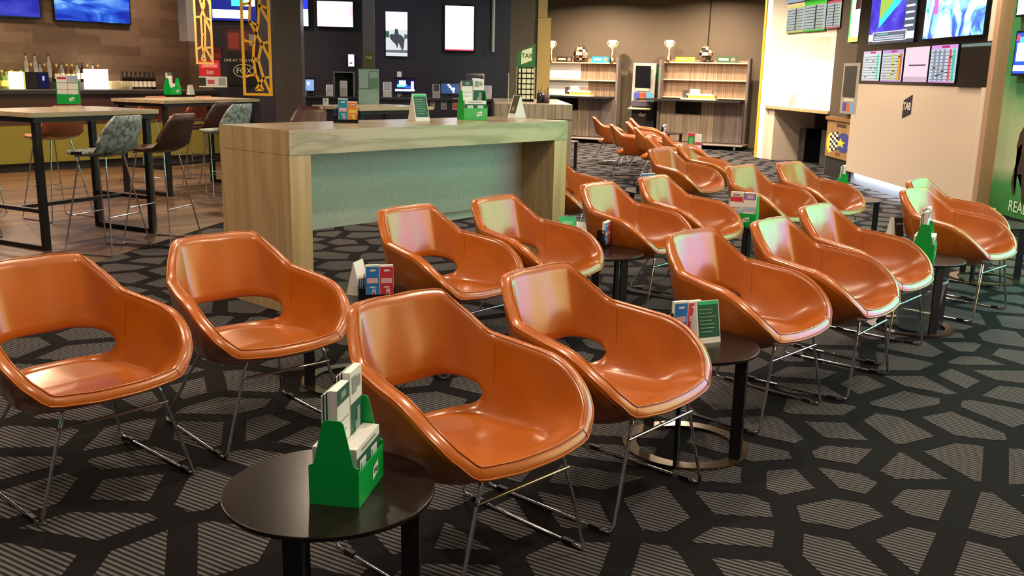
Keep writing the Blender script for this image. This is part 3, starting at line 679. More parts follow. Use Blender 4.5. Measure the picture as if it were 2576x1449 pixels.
LK(PIC5, ramp(PIC5, _m.outputs[0], [(0, '#48d8a0'), (.25, '#60f0b0'), (.42, '#80ffd0'), (.52, '#b0b8ff'), (.64, '#e8a8ff'), (.78, '#d8e8a0'), (1, '#e8b060')]), bsdf(PIC5).inputs['Emission Color'])  # colour bands picked for the sheen they throw on the chair backs
PIC6 = pic('bright blue white picture', [(.30, '#8078f0'), (.45, '#c8c8ff'), (.55, '#f8fbff'), (.7, '#e8c8f0')], .9, 8, .5, (4, 0, 3))
def mount(W, name, label, cat, x1, y1, x2, y2, bg, rects=(), depth=.05, off=0, group=None, frame=0, fm=None, ztop=None, parts=True):
    s0, z1 = W.at(x1, y1, off-depth); s1, z0 = W.at(x2, y2, off-depth)
    if ztop: z1 = ztop
    w_, h = s1-s0, z1-z0
    t = thing(name, label, cat, W.pt((s0+s1)/2, off-depth/2, z0), W.a, group)
    MB().box(-w_/2-frame, w_/2+frame, -depth/2, depth/2-.003, -frame, h+frame, fm or M['black']).build('housing', t)
    b = MB(); b.rect(-w_/2, w_/2, 0, h, -depth/2-.001, bg)
    panel_rects(b, -w_/2, w_/2, 0, h, -depth/2-.001, rects); b.build('screen' if cat in ('television', 'screen') else 'face', t)
    return t, w_, h
def E(h, s): return flat(h, round(s*(.42 if s < 2 else .5), 3))
mount(BB, 'television', 'wide television with blue picture on the plank wall above the bar till', 'television', 140, 52, 328, 60, PIC1, [], .07, frame=.02, ztop=2.95)
mount(BB, 'television', 'television with violet blue picture at the top left corner', 'television', -70, 30, 102, 44, PIC2, [], .07, frame=.02, ztop=2.95)
# bottles on the back bar
def bottle_mesh(h, r, neck, body, label=None, cap=None):
    b = MB(); b.lathe([(0, 0), (r, 0), (r, h*.58), (r*.9, h*.66), (neck, h*.76), (neck, h*.96), (0, h*.96)], body, 14)
    if label: b.lathe([(r+.0008, h*.15), (r+.0008, h*.45)], label, 14)
    b.lathe([(neck+.001, h*.9), (neck+.001, h), (0, h)], cap or M['blackm'], 10); return b.mesh('bottle')
clr = mat('clear glass bottle', (.8, .85, .85), .06, trans=.8, alpha=.75); grn = mat('green glass bottle', (.10, .16, .03), .1); dkg = mat('dark wine bottle', (.012, .008, .008), .12); amb = mat('amber bottle', (.10, .045, .02), .12)
BMs = [bottle_mesh(.30, .036, .013, clr, flat('#c9c9c0')), bottle_mesh(.28, .038, .014, amb, flat('#d8d0b0'), flat('#caa23a')), bottle_mesh(.31, .035, .014, dkg, flat('#e5e5e0')), bottle_mesh(.29, .036, .013, grn, flat('#e5e070'), flat('#d8c840')), bottle_mesh(.44, .033, .013, clr, flat('#8f8f98'))]
BN = ['clear spirit bottle', 'amber spirit bottle with gold cap', 'dark wine bottle with white label', 'green bottle with yellow label', 'tall clear bottle']
def bottles(px0, px1, n, kinds, off, zb, where, gap=None):
    for k in range(n):
        px = px0+(px1-px0)*(k+.5)/n; s, _ = BB.at(px, 200, off); m = kinds[k % len(kinds)]
        o = bpy.data.objects.new('bottle', BMs[m]); C.objects.link(o); o.location = BB.pt(s, off, zb); o['category'] = 'bottle'; o['label'] = BN[m]+' '+where; o['group'] = BN[m]+'s '+where
bottles(0, 60, 5, [3, 0, 3, 0, 3], -.19, 1.041, 'at the left end of the back bar')
bottles(64, 132, 6, [4, 1, 4, 0, 1], -.10, 1.16, 'on the rear ledge above the till')
bottles(138, 255, 9, [1, 0, 1, 1, 0, 2], -.10, 1.16, 'on the rear ledge behind the leaflets')
bottles(303, 392, 8, [2], -.30, 1.041, 'grouped at the right end of the back bar')
lg = MB(); s0 = BB.at(60, 205, -.05)[0]; s1 = BB.at(260, 205, -.05)[0]; lg.box(s0, s1, -.17, -.03, 1.0405, 1.159, M['blackm'])
tag(lg.build('bottle_ledge', loc=BB.pt(0), rz=BB.a), 'low black ledge lifting the rear bottles of the back bar', 'shelf')
for px0, px1, py0, lb, c, e in ((24, 62, 180, 'small glowing yellow green light box behind the left bottles', '#e8f07a', 4), (213, 268, 174, 'large glowing white light box on the back bar', '#fff0c8', 6)):
    s0, z1 = BB.at(px0, py0, -.3); s1, _ = BB.at(px1, py0, -.3); t = MB().box(s0, s1, -.34, -.24, 1.0405, max(1.2, z1), flat(c, e)).build('light_box', loc=BB.pt(0), rz=BB.a); tag(t, lb, 'lamp')
gm = MB().lathe([(0, 0), (.026, 0), (.032, .14), (.030, .14), (.025, .006), (0, .006)], mat('drinking glass', (.9, .85, .6), .05, trans=.7, alpha=.6), 12).mesh('drinking_glass')
for k in range(8):
    s, _ = BB.at(272+k*7.5, 205, -.3); o = bpy.data.objects.new('drinking_glass', gm); C.objects.link(o); o.location = BB.pt(s, -.34, 1.041); tag(o, 'upturned drinking glass in the row right of the glowing white light box', 'glass', 'drinking glasses on the back bar')
s, z = BB.at(90, 190, -.36); t = thing('bar_till', 'black bar till with two dark screens among the bottles', 'till', BB.pt(s, -.42, 1.0405), BB.a)
MB().box(-.20, .16, -.03, .04, .0, .27, M['black']).build('screen_housing', t); b = MB(); b.rect(-.19, -.02, .03, .25, -.032, flat('#0a0a12')); b.rect(0, .15, .03, .25, -.032, E('#1a1a5a', .8)); b.rect(.06, .09, .14, .21, -.0335, E('#c8d0ff', 1.5)); b.build('screen', t)

# ---------------------------------------------------------------- yellow fretwork screens, pillar, posters
def fretwork(c, wd, z0, z1, rz, m, label, seed):
    t = thing('fretwork_panel', label, 'screen panel', (c.x, c.y, z0), rz, 'laser cut metal screens'); h = z1-z0; th = .028; b = MB()
    b.box(-wd/2, -wd/2+th, -.01, .01, 0, h, m); b.box(wd/2-th, wd/2, -.01, .01, 0, h, m); b.box(-wd/2+th, wd/2-th, -.01, .01, 0, th, m); b.box(-wd/2+th, wd/2-th, -.01, .01, h-th, h, m)
    b.build('frame', t); r = random.Random(seed); f = MB();  hw = wd/2-th/2; prev = (r.uniform(-.5, .5)*hw, .012)
    def bar(p, q, w_=.013):
        d = Vector((q[0]-p[0], q[1]-p[1])); L = d.length
        if L < .01: return
        d /= L; nx, nz = -d.y*w_, d.x*w_; f.prism([(p[0]-nx, p[1]-nz), (q[0]-nx, q[1]-nz), (q[0]+nx, q[1]+nz), (p[0]+nx, p[1]+nz)], -.008, .008, m)
    L_, R_ = [(-hw, .0)], [(hw, .0)]; z = .02; mid = [(0, .01)]
    sp = .19; rows = int(h/sp)
    pts = [[(-hw, sp*i+r.uniform(0, .05)), (r.uniform(-.45, -.1)*hw, sp*i+r.uniform(0, .07)), (r.uniform(.1, .5)*hw, sp*i+r.uniform(0, .07)), (hw, sp*i+r.uniform(0, .05))] for i in range(rows)]
    pts = [[(x, min(max(z, .012), h-.012)) for x, z in row] for row in pts]
    for i in range(rows):
        a = pts[i]
        if i % 2: bar(a[0], a[1]); bar(a[2], a[3])
        else: bar(a[1], a[2])
        if i+1 < rows:
            b2 = pts[i+1]; bar(a[1], b2[1] if i % 3 else b2[2]); bar(a[2], b2[2] if i % 3 else b2[1])
            if i % 2 == 0: bar(a[3], b2[2])
    f.build('lattice', t); return t
p, q = AY(613, 240, 11.0), AY(686, 243, 11.0); fretwork((p+q)/2, (q-p).length, p.z, 3.29, 0, M['yellow'], 'bright yellow cut metal screen with irregular lattice hanging to counter height', 5)
p, q = AY(494, 150, 13.2), AY(537, 150, 13.2); fretwork((p+q)/2, (q-p).length, 1.48, 3.29, math.radians(10), M['gold'], 'pale gold cut metal screen with irregular lattice left of the yellow one', 9)
# pillar right of the yellow screen
PW = Wall((-2.6, 12.0), 8)
s0, _ = PW.at(688, 100); s1, _ = PW.at(757, 100); struct(MB().box(s0, s1, 0, .5, 0, 3.3, M['charcoal']), 'wall_pillar', PW.pt(0), PW.a)
# dark wall behind the posters
QW = Wall((-4.6, 15.3), 8)
s0, _ = QW.at(530, 100); s1, _ = QW.at(760, 100); struct(MB().box(s0, s1+.2, 0, .15, 0, 3.3, M['navy']), 'wall_poster', QW.pt(0), QW.a)
mount(QW, 'television', 'bright television behind the two lattice screens', 'television', 531, 0, 645, 54, E('#1a2a90', 1.6), [(.15, .55, .7, 1, E('#2fc060', 2)), (.02, .05, .85, .22, E('#f2f6ff', 4)), (.45, .3, .9, .55, E('#3fd0d8', 2.4)), (.75, .3, .98, .95, E('#e8e8f0', 2.5))], .06, ztop=2.9)
mount(QW, 'poster', 'dark poster with red figures and white lettering behind the yellow screen', 'poster', 568, 70, 650, 215, flat('#121018'), [(0, .60, 1, .98, flat('#4a2426')), (.06, .64, .42, .92, flat('#8a3a30')), (.46, .62, .7, .94, flat('#6a3028')), (.74, .7, .96, .9, flat('#7a8aa0'))], .02)
_p = [q for q in bpy.data.objects if q.get('label', '').startswith('dark poster with red')][0]; text('LIVE AT THIS VENUE', .062, WH, _p, (0, -.016, .38)); text('FOX', .12, WH, _p, (.02, -.016, .22)); MB().tube([(.02+.16*math.cos(math.pi*k/10), -.016, .22+.10*math.sin(math.pi*k/10)) for k in range(20)], .006, WH, 5, True).build('emblem_ring', _p)
mount(QW, 'poster', 'narrow red and white poster seen through the yellow screen', 'poster', 655, 75, 684, 195, flat('#6a2a2c'), [(.1, .5, .9, .95, flat('#a8505a')), (.1, .05, .6, .12, WH)], .02)
t, w_, h_ = mount(QW, 'promotion_board', 'red promotion board with white lettering above small cards', 'sign', 500, 150, 555, 192, flat('#c21a2a'), [(.1, .5, .9, .85, flat('#e85a60'))], .03, off=-.9)
text('500', h_*.3, WH, t, (0, -.018, h_*.22)); text('Swisse', h_*.32, WH, t, (0, -.018, h_*.66), shear=.3)
mount(QW, 'brochure_board', 'white leaflet board with a small red square below the red promotion board', 'sign', 500, 192, 572, 220, flat('#cfd2d4'), [(.3, .3, .55, .7, flat('#b04a58')), (.0, .1, .25, .9, DK), (.7, .2, .95, .9, GY)], .03, off=-.9)
mount(QW, 'poster', 'small dark red rounded poster left of the dark poster', 'poster', 537, 118, 558, 150, flat('#5a1a22'), [(.1, .1, .9, .5, flat('#8a2a34'))], .02)
DW = Wall((-4.9, 15.0), 48.4)
s0, z0 = DW.at(462, 104); s1, z1 = DW.at(482, 104); tag(MB().box(s0, s1, -.12, .12, z0, 3.3, M['greyp']).build('wall_speaker', loc=DW.pt(0), rz=DW.a), 'grey box hanging high at the right end of the plank wall', 'speaker')
struct(MB().box(BB.at(480, 100, 0)[0]-.05, BB.at(480, 100, 0)[0]+.3, -2.0, 0, 0, 3.3, M['plankwall']), 'trim_1', BB.pt(0), BB.a)

# ---------------------------------------------------------------- betting counter room
WT = Wall((-.8, 14.4), 8)
sL, _ = WT.at(757, 120); sR, _ = WT.at(1283, 120); sp, _ = WT.at(945, 120)
struct(MB().box(sL-.6, sR, 0, .15, 0, 3.3, M['navy']), 'wall_betting', WT.pt(0), WT.a)
WP = Wall((-1.6, 13.5), 8); s0, _ = WP.at(912, 90); s1, _ = WP.at(943, 90)
struct(MB().box(s0, s1, 0, .2, 0, 3.3, M['charcoal']), 'trim_2', WP.pt(0), WP.a)
WS = E('#f4f6ff', 4.5)
mount(WT, 'television', 'white glowing landscape television left of the grey pillar', 'television', 797, 2, 888, 68, WS, [(0, .8, 1, 1, E('#e8c8f0', 3)), (.88, .4, 1, .8, E('#f0a0b0', 3))], .06, frame=.015)
mount(WT, 'television', 'sliver of a blue television beside the dark pillar edge', 'television', 753, -20, 776, 66, E('#2a3ad0', 2), [(0, 0, 1, .5, E('#bfeaff', 3))], .06, frame=.01)
mount(WT, 'screen', 'portrait screen showing a grey galloping horse picture', 'screen', 970, 29, 1025, 142, E('#dfe6ea', 1.6), [(0, .6, 1, 1, E('#c0f4ff', 4.5)), (0, .9, 1, 1, E('#f4d8ff', 4.5)), (.0, .42, .16, .56, E('#4a7a6a', 1)), (.85, .4, 1, .5, E('#6a8a7a', 1)), (.0, .08, 1, .14, E('#8a8a90', 1))], .05)
_t = [q for q in bpy.data.objects if q.get('label', '').startswith('portrait screen showing')][0]; _a, _b = WT.at(970, 29, -.05), WT.at(1025, 142, -.05); _w, _h = _b[0]-_a[0], _a[1]-_b[1]
b = MB(); hp = [(-.2, .30), (-.28, .36), (-.30, .42), (-.2, .46), (-.10, .44), (-.06, .58), (.06, .56), (.08, .46), (.22, .42), (.34, .34), (.30, .16), (.22, .04), (.20, .12), (.22, .24), (.08, .26), (.02, .12), (-.04, .22), (-.12, .26)]
tr = bmesh.new(); fv = tr.faces.new([tr.verts.new((x*_w*1.1, -.0285, z*_h+.03)) for x, z in hp]); bmesh.ops.triangulate(tr, faces=[fv]); tr.verts.index_update(); b.add([tuple(q.co) for q in tr.verts], [tuple(q.index for q in f.verts) for f in tr.faces], E('#5a5a66', 1)); tr.free(); b.build('picture_horse', _t)
mount(WT, 'screen', 'portrait screen glowing plain white on the navy wall', 'screen', 1120, 14, 1191, 128, WS, [(0, 0, 1, .03, E('#d83a5a', 2))], .06, frame=.02)
mount(WT, 'screen', 'small white portrait screen low beside the grey pillar', 'screen', 876, 137, 891, 167, E('#e8e8ff', 3.5), [(.2, .2, .7, .35, E('#8888a0', 1))], .04)
b = MB(); p = WT.at(1242, 0, -.08); b.tube([WT.pt(p[0], -.08, 1.75), WT.pt(p[0], -.08, 3.29)], .025, M['silver'], 10); tag(b.build('wall_pipe'), 'vertical grey pipe right of the white portrait screen', 'pipe')
# counter with terminals
CW = Wall((-.9, 13.05), 8)
s0, _ = CW.at(700, 240); s1, _ = CW.at(1236, 240)
t = thing('betting_counter', 'dark betting counter holding the terminals behind the long counter', 'counter', CW.pt(0), CW.a)
MB().box(s0, s1, 0, .6, 1.06, 1.09, M['blackm']).build('counter_top', t); MB().box(s0, s1, .03, .58, 0, 1.059, M['navy']).build('counter_front', t)
def note(px0, py0, px1, py1, col, lb): mount(CW, 'notice_card', lb, 'notice', px0, py0, px1, py1, flat('#b9a8a8'), [(.1, .08, .9, .92, flat(col)), (.3, .35, .7, .6, GY)], .004, off=.03)
note(1082, 252, 1094, 274, '#7a4a50', 'small dull red banknote card on the betting counter front')
note(1109, 251, 1123, 275, '#56616e', 'small grey blue banknote card on the betting counter front')
note(1138, 247, 1153, 276, '#c0492f', 'small orange red banknote card on the betting counter front')
def terminal(px0, py0, px1, py1, bg, rects, lb, tilt=.25):
    s0, z1 = CW.at(px0, py0, .3); s1, z0 = CW.at(px1, py1, .3); w_, h = s1-s0, z1-z0
    t = thing('terminal', lb, 'terminal', CW.pt((s0+s1)/2, .3, 1.0905), CW.a, 'betting terminals')
    MB().box(-.06, .06, -.05, .08, 0, .03, M['blackm']).box(-.03, .03, .02, .05, .03, max(.06, z0-1.09+.02), M['blackm']).build('stand', t)
    s = MB().box(-w_/2-.015, w_/2+.015, .002, .035, -.015, h+.03, M['black']).build('screen_housing', t); s.location = (0, 0, z0-1.0905); s.rotation_euler = (-tilt, 0, 0)
    b = MB(); b.rect(-w_/2, w_/2, 0, h, 0, bg); panel_rects(b, -w_/2, w_/2, 0, h, 0, rects); q = b.build('screen', s); return t
terminal(994, 198, 1043, 233, E('#101a60', 1), [(.0, .1, 1, .25, E('#e8f0ff', 4)), (.1, .4, .6, .6, E('#4fd8f0', 3)), (.2, .55, .55, .9, E('#d8e8ff', 3)), (.82, .2, .96, .85, E('#f0f4ff', 3)), (.5, .3, .8, .5, E('#3a5ad8', 2))], 'terminal with bright blue and white picture at centre of the betting counter')
terminal(1110, 209, 1156, 236, E('#3a6aa8', .9), [(.35, .75, .45, .95, E('#f0f4ff', 2)), (.42, .55, .55, .8, E('#e8f0ff', 2)), (.52, .35, .75, .6, E('#f4f8ff', 2)), (.62, .1, .72, .4, E('#e8f0ff', 2))], 'terminal with steel blue screen and white shape right of the centre one')
terminal(768, 199, 790, 228, E('#8fb0e8', 1.6), [(.2, .5, .5, .8, E('#c8e4ff', 2))], 'terminal with pale blue screen beside the dark pillar')
terminal(1176, 189, 1216, 206, flat('#15151c'), [(.3, .1, .8, .5, E('#f0f4ff', 2.5))], 'dark terminal with a small white display behind the green holder')
def small(px0, py0, px1, py1, name, lb, cat, m, m2=None, W=CW, off=.2, base=1.0905, d=.08):
    s0, z1 = W.at(px0, py0, off); s1, z0 = W.at(px1, py1, off); w_ = s1-s0; h = z1-base
    t = thing(name, lb, cat, W.pt((s0+s1)/2, off, base), W.a)
    bevel(MB().prismx([(-d/2, 0), (d/2, 0), (d/2, h), (0, h), (-d/2, h*.45)], -w_/2, w_/2, m).build('body', t), .006)
    MB().prismx([(-d*.46, h*.52), (-.004, h*.97), (-.006, h*.99), (-d*.5, h*.54)], -w_*.36, w_*.36, m2 or M['greyp']).build('panel', t); return t
small(963, 206, 985, 240, 'receipt_printer', 'small pale receipt printer left of the bright blue terminal', 'printer', flat('#b9b2ad'))
small(1088, 212, 1107, 236, 'receipt_printer', 'small grey receipt printer left of the steel blue terminal', 'printer', flat('#8a8688'), M['blackm'])
small(760, 204, 770, 238, 'card_reader', 'pale card reader at the left end of the betting counter', 'card reader', flat('#a8a0a0'))
small(855, 203, 874, 238, 'card_reader', 'angled pale card reader in the open black cabinet', 'card reader', flat('#9a938c'))
small(1216, 215, 1236, 242, 'card_reader', 'pale card reader behind the right side of the green holder', 'card reader', flat('#b5aca8'))
small(820, 213, 838, 236, 'paper_roll', 'crumpled pale paper heap on the betting counter', 'paper', flat('#b9b0b4'))
s0, z1 = CW.at(999, 180, .55); s1, z0 = CW.at(1010, 197, .55); tag(MB().box(s0, s1, .5, .55, 1.0905, z1, flat('#d8d2cc')).build('paper_notice', loc=CW.pt(0), rz=CW.a), 'small white notice standing behind the bright blue terminal', 'notice')
t = thing('open_cabinet', 'open black cabinet with pale edges on the betting counter', 'cabinet', CW.pt(CW.at(866, 215, .4)[0], .4, 1.0905), CW.a)
b = MB(); b.box(-.14, -.125, -.1, .1, 0, .33, flat('#6b645f')); b.box(.125, .14, -.1, .1, 0, .33, flat('#6b645f')); b.box(-.125, .125, -.1, .1, .315, .33, flat('#6b645f')); b.box(-.125, .125, .085, .1, 0, .315, M['blackm']); b.build('carcass', t)
# clear holder with green tint on the grey topped high table
g = FL(925, 262, 1.06); t = thing('acrylic_holder', 'tall greenish clear leaflet holder on the grey topped high table', 'leaflet holder', (g.x, g.y+.1, 1.0605), math.radians(8))
MB().box(-.12, .12, -.05, .05, 0, .17, M['glassgreen']).box(-.12, .12, .02, .03, .17, .40, M['glassgreen']).build('holder_body', t); b = MB(); b.rect(-.11, -.005, .18, .38, -.02, flat('#7f9896')); b.rect(.005, .11, .18, .38, -.02, flat('#55756a')); b.rect(.01, .105, .30, .37, -.021, flat('#7f9896')); b.build('leaflets', t)
MB().box(-.05, .06, .031, .034, .38, .60, flat('#3f4526')).build('sign_card', t); text('TAB', .04, flat('#b8bf90'), t, (.005, .028, .53))
small(812, 247, 826, 262, 'card_stand', 'white card stand on the grey topped high table', 'card stand', flat('#c0bcc4'), W=Wall((n3.x, n3.y), 8), off=.2, base=1.0605)

# ---------------------------------------------------------------- items on the end counter
EC = Wall((-.25, 11.35), 2)
t = thing('leaflet_stand', 'green topped wire leaflet stand with a white logo on the end counter', 'leaflet stand', EC.pt(EC.at(1321, 250, .9)[0], .9, 1.1005), 0)
w_ = .235
MB().prism([(-w_/2, .43), (w_/2, .43), (w_/2, .72), (-w_/2, .60)], -.012, .0, flat('#2f6a3a')).build('header', t); 
b = MB(); b.poly([(-.06, -.0135, .46), (.075, -.0135, .51), (.075, -.0135, .67), (-.045, -.0135, .63), (-.06, -.0135, .60)], flat('#d8e0b8')); lo = b.build('logo', t); text('TAB', .075, flat('#26402c'), lo, (.01, -.0145, .565), bold=.001)
MB().box(-w_/2, -w_/2+.012, -.03, .12, 0, .43, M['silver']).box(w_/2-.012, w_/2, -.03, .12, 0, .43, M['silver']).box(-w_/2+.012, w_/2-.012, .10, .11, 0, .43, flat('#5c6a4e')).build('frame', t)
b = MB()
for r in range(6):
    z = .03+r*.066
    for cx_, cw in ((-.075, .03), (-.02, .055), (.04, .055), (.09, .03)): b.box(cx_-cw*.45, cx_+cw*.45, -.02, .09-.002*r, z, z+.05, flat('#d6d9b8'))
b.build('slip_pack', t)
def cup(px, py, lb, m, hh=.11): 
    s, _ = EC.at(px, py, .4); t = thing('pen_cup', lb, 'pen cup', EC.pt(s, .4, 1.1005), 0); MB().lathe([(0, 0), (.04, 0), (.04, hh), (.036, hh), (.036, .006), (0, .006)], m, 20).build('cup', t)
    for k, (dx, dz, c) in enumerate(((-.012, .16, '#2a3a7a'), (.01, .19, '#26305a'), (.02, .13, '#5a2a6a'))): MB().tube([(dx*.5, .005*k, .008), (dx*1.6, .006*k, dz)], .005, flat(c), 6).build('pen', t)
cup(1358, 250, 'black pen cup with pens on the end counter', M['black'], .12); cup(1374, 252, 'small purple and black cup right of the pen cup', flat('#4a3440'), .10)
s, _ = EC.at(1290, 262, .1); tag(MB().tube([(0, 0, 0), (0, 0, .35)], .006, M['silver'], 8).build('steel_rod', loc=EC.pt(EC.at(1278, 262, .2)[0], .2, 1.1005)), 'thin upright steel rod left of the wire leaflet stand', 'rod')

# ---------------------------------------------------------------- brown back wall, yellow post
BK = Wall((3.05, 20.1), -25)
OFF = .95
s0 = BK.at(1383, 100, OFF)[0]; s1 = BK.at(1934, 100, OFF)[0]
struct(MB().box(s0-3.5, s1+1.5, OFF, OFF+.15, 0, 3.3, M['brownwall']), 'wall_back', BK.pt(0), BK.a)
b = MB(); ss = BK.at(1784, 60, OFF)[0]; b.tube([BK.pt(ss, OFF-.012, 1.7), BK.pt(ss+.01, OFF-.012, 2.6), BK.pt(ss+.02, OFF-.012, 3.29)], .012, M['blackm'], 6); tag(b.build('wall_cable'), 'thin black cable running up the brown back wall', 'cable')
WQ = Wall((.1, 14.9), 8); s0 = WQ.at(1281, 80)[0]; s1 = WQ.at(1352, 80)[0]
struct(MB().box(s0-.0, s1+.1, 0, .2, 0, 3.3, M['brownwall']), 'wall_corner', WQ.pt(0), WQ.a)
s0 = WQ.at(1353, 80, -.05)[0]; s1 = WQ.at(1386, 80, -.05)[0]; struct(MB().box(s0, s1, -.05, .10, 0, 2.28, mat('ochre painted post', (.60, .40, .12), .45)), 'trim_3', WQ.pt(0), WQ.a)
struct(MB().box(s0, s1-.06, -.04, .09, 2.285, 3.3, M['gold']), 'trim_4', WQ.pt(0), WQ.a)

# ---------------------------------------------------------------- shelf units
def shelf_unit(px0, px1, lb, desk0, whiteside=None, name='form_shelf'):
    s0 = BK.at(px0, 200, .62)[0]; s1 = BK.at(px1, 200, .62)[0]; t = thing(name, lb, 'shelf unit', BK.pt(s0), BK.a, 'striped form shelves by the back wall'); W_ = s1-s0
    MB().box(0, W_, .62, .66, .90, 1.80, M['zebra']).build('back_panel', t); MB().box(W_-.05, W_-.0, .46, .70, .101, 1.84, M['zebdark']).build('side_panel', t); MB().box(0, .04, .30, .66, .101, 1.80, M['zebdark']).build('side_panel', t)
    zt = [BK.at(px0+20, yy, .52)[1] for yy in (157, 200, 244)]
    for z in zt: MB().box(.041, W_-.051, .50, .619, z-.012, z+.012, flat('#e0c3a4')).build('shelf', t)
    MB().box(-desk0, W_-.051, -.05, .619, .955, .99, M['blackm']).build('desk_top', t)
    MB().box(.041, W_-.051, .40, .615, .101, .954, M['zebdark']).build('lower_cabinet', t)
    b = MB(); x = .041
    for k, fr in enumerate((.19, .31, .16, .34)):
        w_ = (W_-.092)*fr; b.box(x+.004, x+w_-.004, .385, .3995, .12, .94 if k != 1 else .68, (M['oakg'], M['oakg'], M['oakg'], M['zebdark'])[k])
        if k == 1: MB().box(x+.01, x+w_-.01, .36, .3995, .69, .94, M['black']).build('monitor', t, 'black monitor under the desk')
        x += w_
    b.build('front_panels', t); MB().box(-.02, W_+.06, -.05, .70, .085, .10, flat('#9a8f86')).build('platform', t)
    for x in (.15, W_*.5, W_-.1):
        for y in (.02, .6):
            c = MB(); c.tube([(x-.015, y, .042), (x+.015, y, .042)], .040, M['silver'], 14); c.build('castor', t)
    return t, W_, zt, s0
tL, WL, zL, sLft = shelf_unit(1376, 1560, 'left striped form shelf with white paper on its boards and a black desk', .0)
tR, WR, zR, sRgt = shelf_unit(1668, 1888, 'right striped form shelf with a black desk reaching left to the silver terminal', .36)
b = MB(); b.rect(.045, WL*.47, zL[1]+.02, zL[0]-.02, .612, M['paper']); b.rect(.045, WL*.58, zL[2]+.02, zL[1]-.02, .611, M['paper']); b.build('paper_lining', tL, 'white paper lining on the left half')
TG2 = 'silver cup trophies on the shelf tops'
def trophy(px, pyt, pyb, lb, W=BK, off=.56):
    s, z1 = W.at(px, pyt, off); z0 = zb; h = z1-z0; k = h
    t = thing('trophy', lb, 'trophy', W.pt(s, off, z0), W.a, TG2)
    MB().lathe([(0, 0), (.15*k, 0), (.15*k, .06*k), (.12*k, .18*k), (.06*k, .30*k), (.035*k, .36*k)], M['gold2'], 20).build('base', t)
    MB().lathe([(.035*k, .36*k), (.025*k, .5*k), (.045*k, .58*k), (.06*k, .60*k), (.15*k, .72*k), (.185*k, .86*k), (.19*k, 1.0*k), (.175*k, 1.0*k), (.165*k, .86*k), (.13*k, .74*k), (0, .66*k)], flat('#e9dcc8', 0, .25), 24).build('cup', t)
    for sx in (-1, 1): MB().tube([(sx*.185*k, 0, .95*k), (sx*.245*k, 0, .93*k), (sx*.25*k, 0, .84*k), (sx*.20*k, 0, .74*k), (sx*.14*k, 0, .70*k)], .014*k, flat('#e9dcc8', 0, .25), 8).build('handle', t)
zb = 1.801
for o_, zz in ((tL, zL), (tR, zR)): pass
zb = zL[0]+.0125; trophy(1388, 103, 157, 'silver cup trophy at the left end of the left shelf', off=.54); trophy(1542, 101, 157, 'silver cup trophy at the right end of the left shelf', off=.54)
zb = zR[0]+.0125; trophy(1685, 101, 157, 'silver cup trophy at the left end of the right shelf', off=.54)
def ball(px, pyt, pyb, lb, zb):
    zb += .004
    s, z1 = BK.at(px, pyt, .54); r = (z1-zb)/2; t = thing('balloon_ball', lb, 'ball', BK.pt(s, .52, zb), BK.a, 'patchwork foil balls'); b = MB(); rr = random.Random(px)
    cols = [flat('#2a2018', 0, .2), flat('#8a6f58', 0, .2), flat('#4a382c', 0, .2), flat('#b8a890', 0, .2), flat('#1c1612', 0, .2), flat('#2a241c', 0, .2), flat('#4a4a30', 0, .2), flat('#8a6a50', 0, .2)]
    nu, nv = 12, 9
    for i in range(nv):
        for k in range(nu):
            a0, a1 = math.pi*i/nv, math.pi*(i+1)/nv; p0, p1 = 2*math.pi*k/nu, 2*math.pi*(k+1)/nu
            P = lambda a, p: (r*.92*math.sin(a)*math.cos(p), r*.5*math.sin(a)*math.sin(p), r+r*math.cos(a))
            b.add([P(a0, p0), P(a1, p0), P(a1, p1), P(a0, p1)], [(0, 1, 2, 3)], rr.choice(cols))
    b.rect(-r*.4, r*.4, r*.8, r*1.2, -r*.52, flat('#d8b8a0')); b.build('ball_skin', t)
ball(1462, 114, 152, 'dark patchwork foil ball on the left shelf top', zL[0]+.0125); ball(1778, 116, 160, 'larger dark patchwork foil ball on the right shelf top', zR[0]+.0125)
def plaque(px0, py0, px1, py1, col, lb, zb_):
    s0, z1 = BK.at(px0, py0, .54); s1, _ = BK.at(px1, py1, .54); t = thing('name_plaque', lb, 'sign', BK.pt((s0+s1)/2, .54, zb_), BK.a, 'coloured plaques on the shelf tops'); w_ = s1-s0; h = z1-zb_
    MB().box(-w_/2, w_/2, -.008, .008, 0, h, flat(col)).build('plate', t); b = MB(); b.rect(w_*.22, w_*.42, h*.2, h*.8, -.009, flat('#8a8578')); b.rect(-w_*.4, w_*.1, h*.35, h*.7, -.009, flat('#cfc4b0') if col != '#e8c62a' else flat('#f4e478')); b.build('print', t)
zz = zL[0]+.0125
plaque(1401, 142, 1439, 152, '#3a2a26', 'dark brown plaque between the left trophy and the ball', zz); plaque(1489, 142, 1531, 153, '#1f8ab0', 'blue plaque between ball and right trophy on the left shelf', zz)
zz = zR[0]+.0125
plaque(1700, 143, 1748, 157, '#e8c62a', 'yellow plaque on the right shelf top', zz); plaque(1803, 142, 1853, 157, '#3c5a44', 'dark green plaque at the right of the right shelf top', zz)
def tray(px, lb, k, zd=.9905):
    s, _ = BK.at(px, 235, .25); t = thing('form_tray', lb, 'desk tray', BK.pt(s, .25, zd), BK.a, 'cluttered form trays on the shelf desks')
    MB().box(-.32*k, .32*k, -.12, .12, 0, .035, flat('#e0cdb8')).box(-.18*k, .30*k, -.10, .10, .036, .085, flat('#d8a850')).box(-.22*k, .26*k, -.08, .08, .086, .12, M['paper']).build('tray_stack', t)
    MB().box(-.16*k, .02*k, -.07, -.05, .121, .22, flat('#e8dccb')).box(.06*k, .24*k, -.06, .02, .121, .20, flat('#8a7a68')).box(-.30*k, -.22*k, -.05, .03, .036, .19, flat('#4a4038')).build('small_boxes', t)
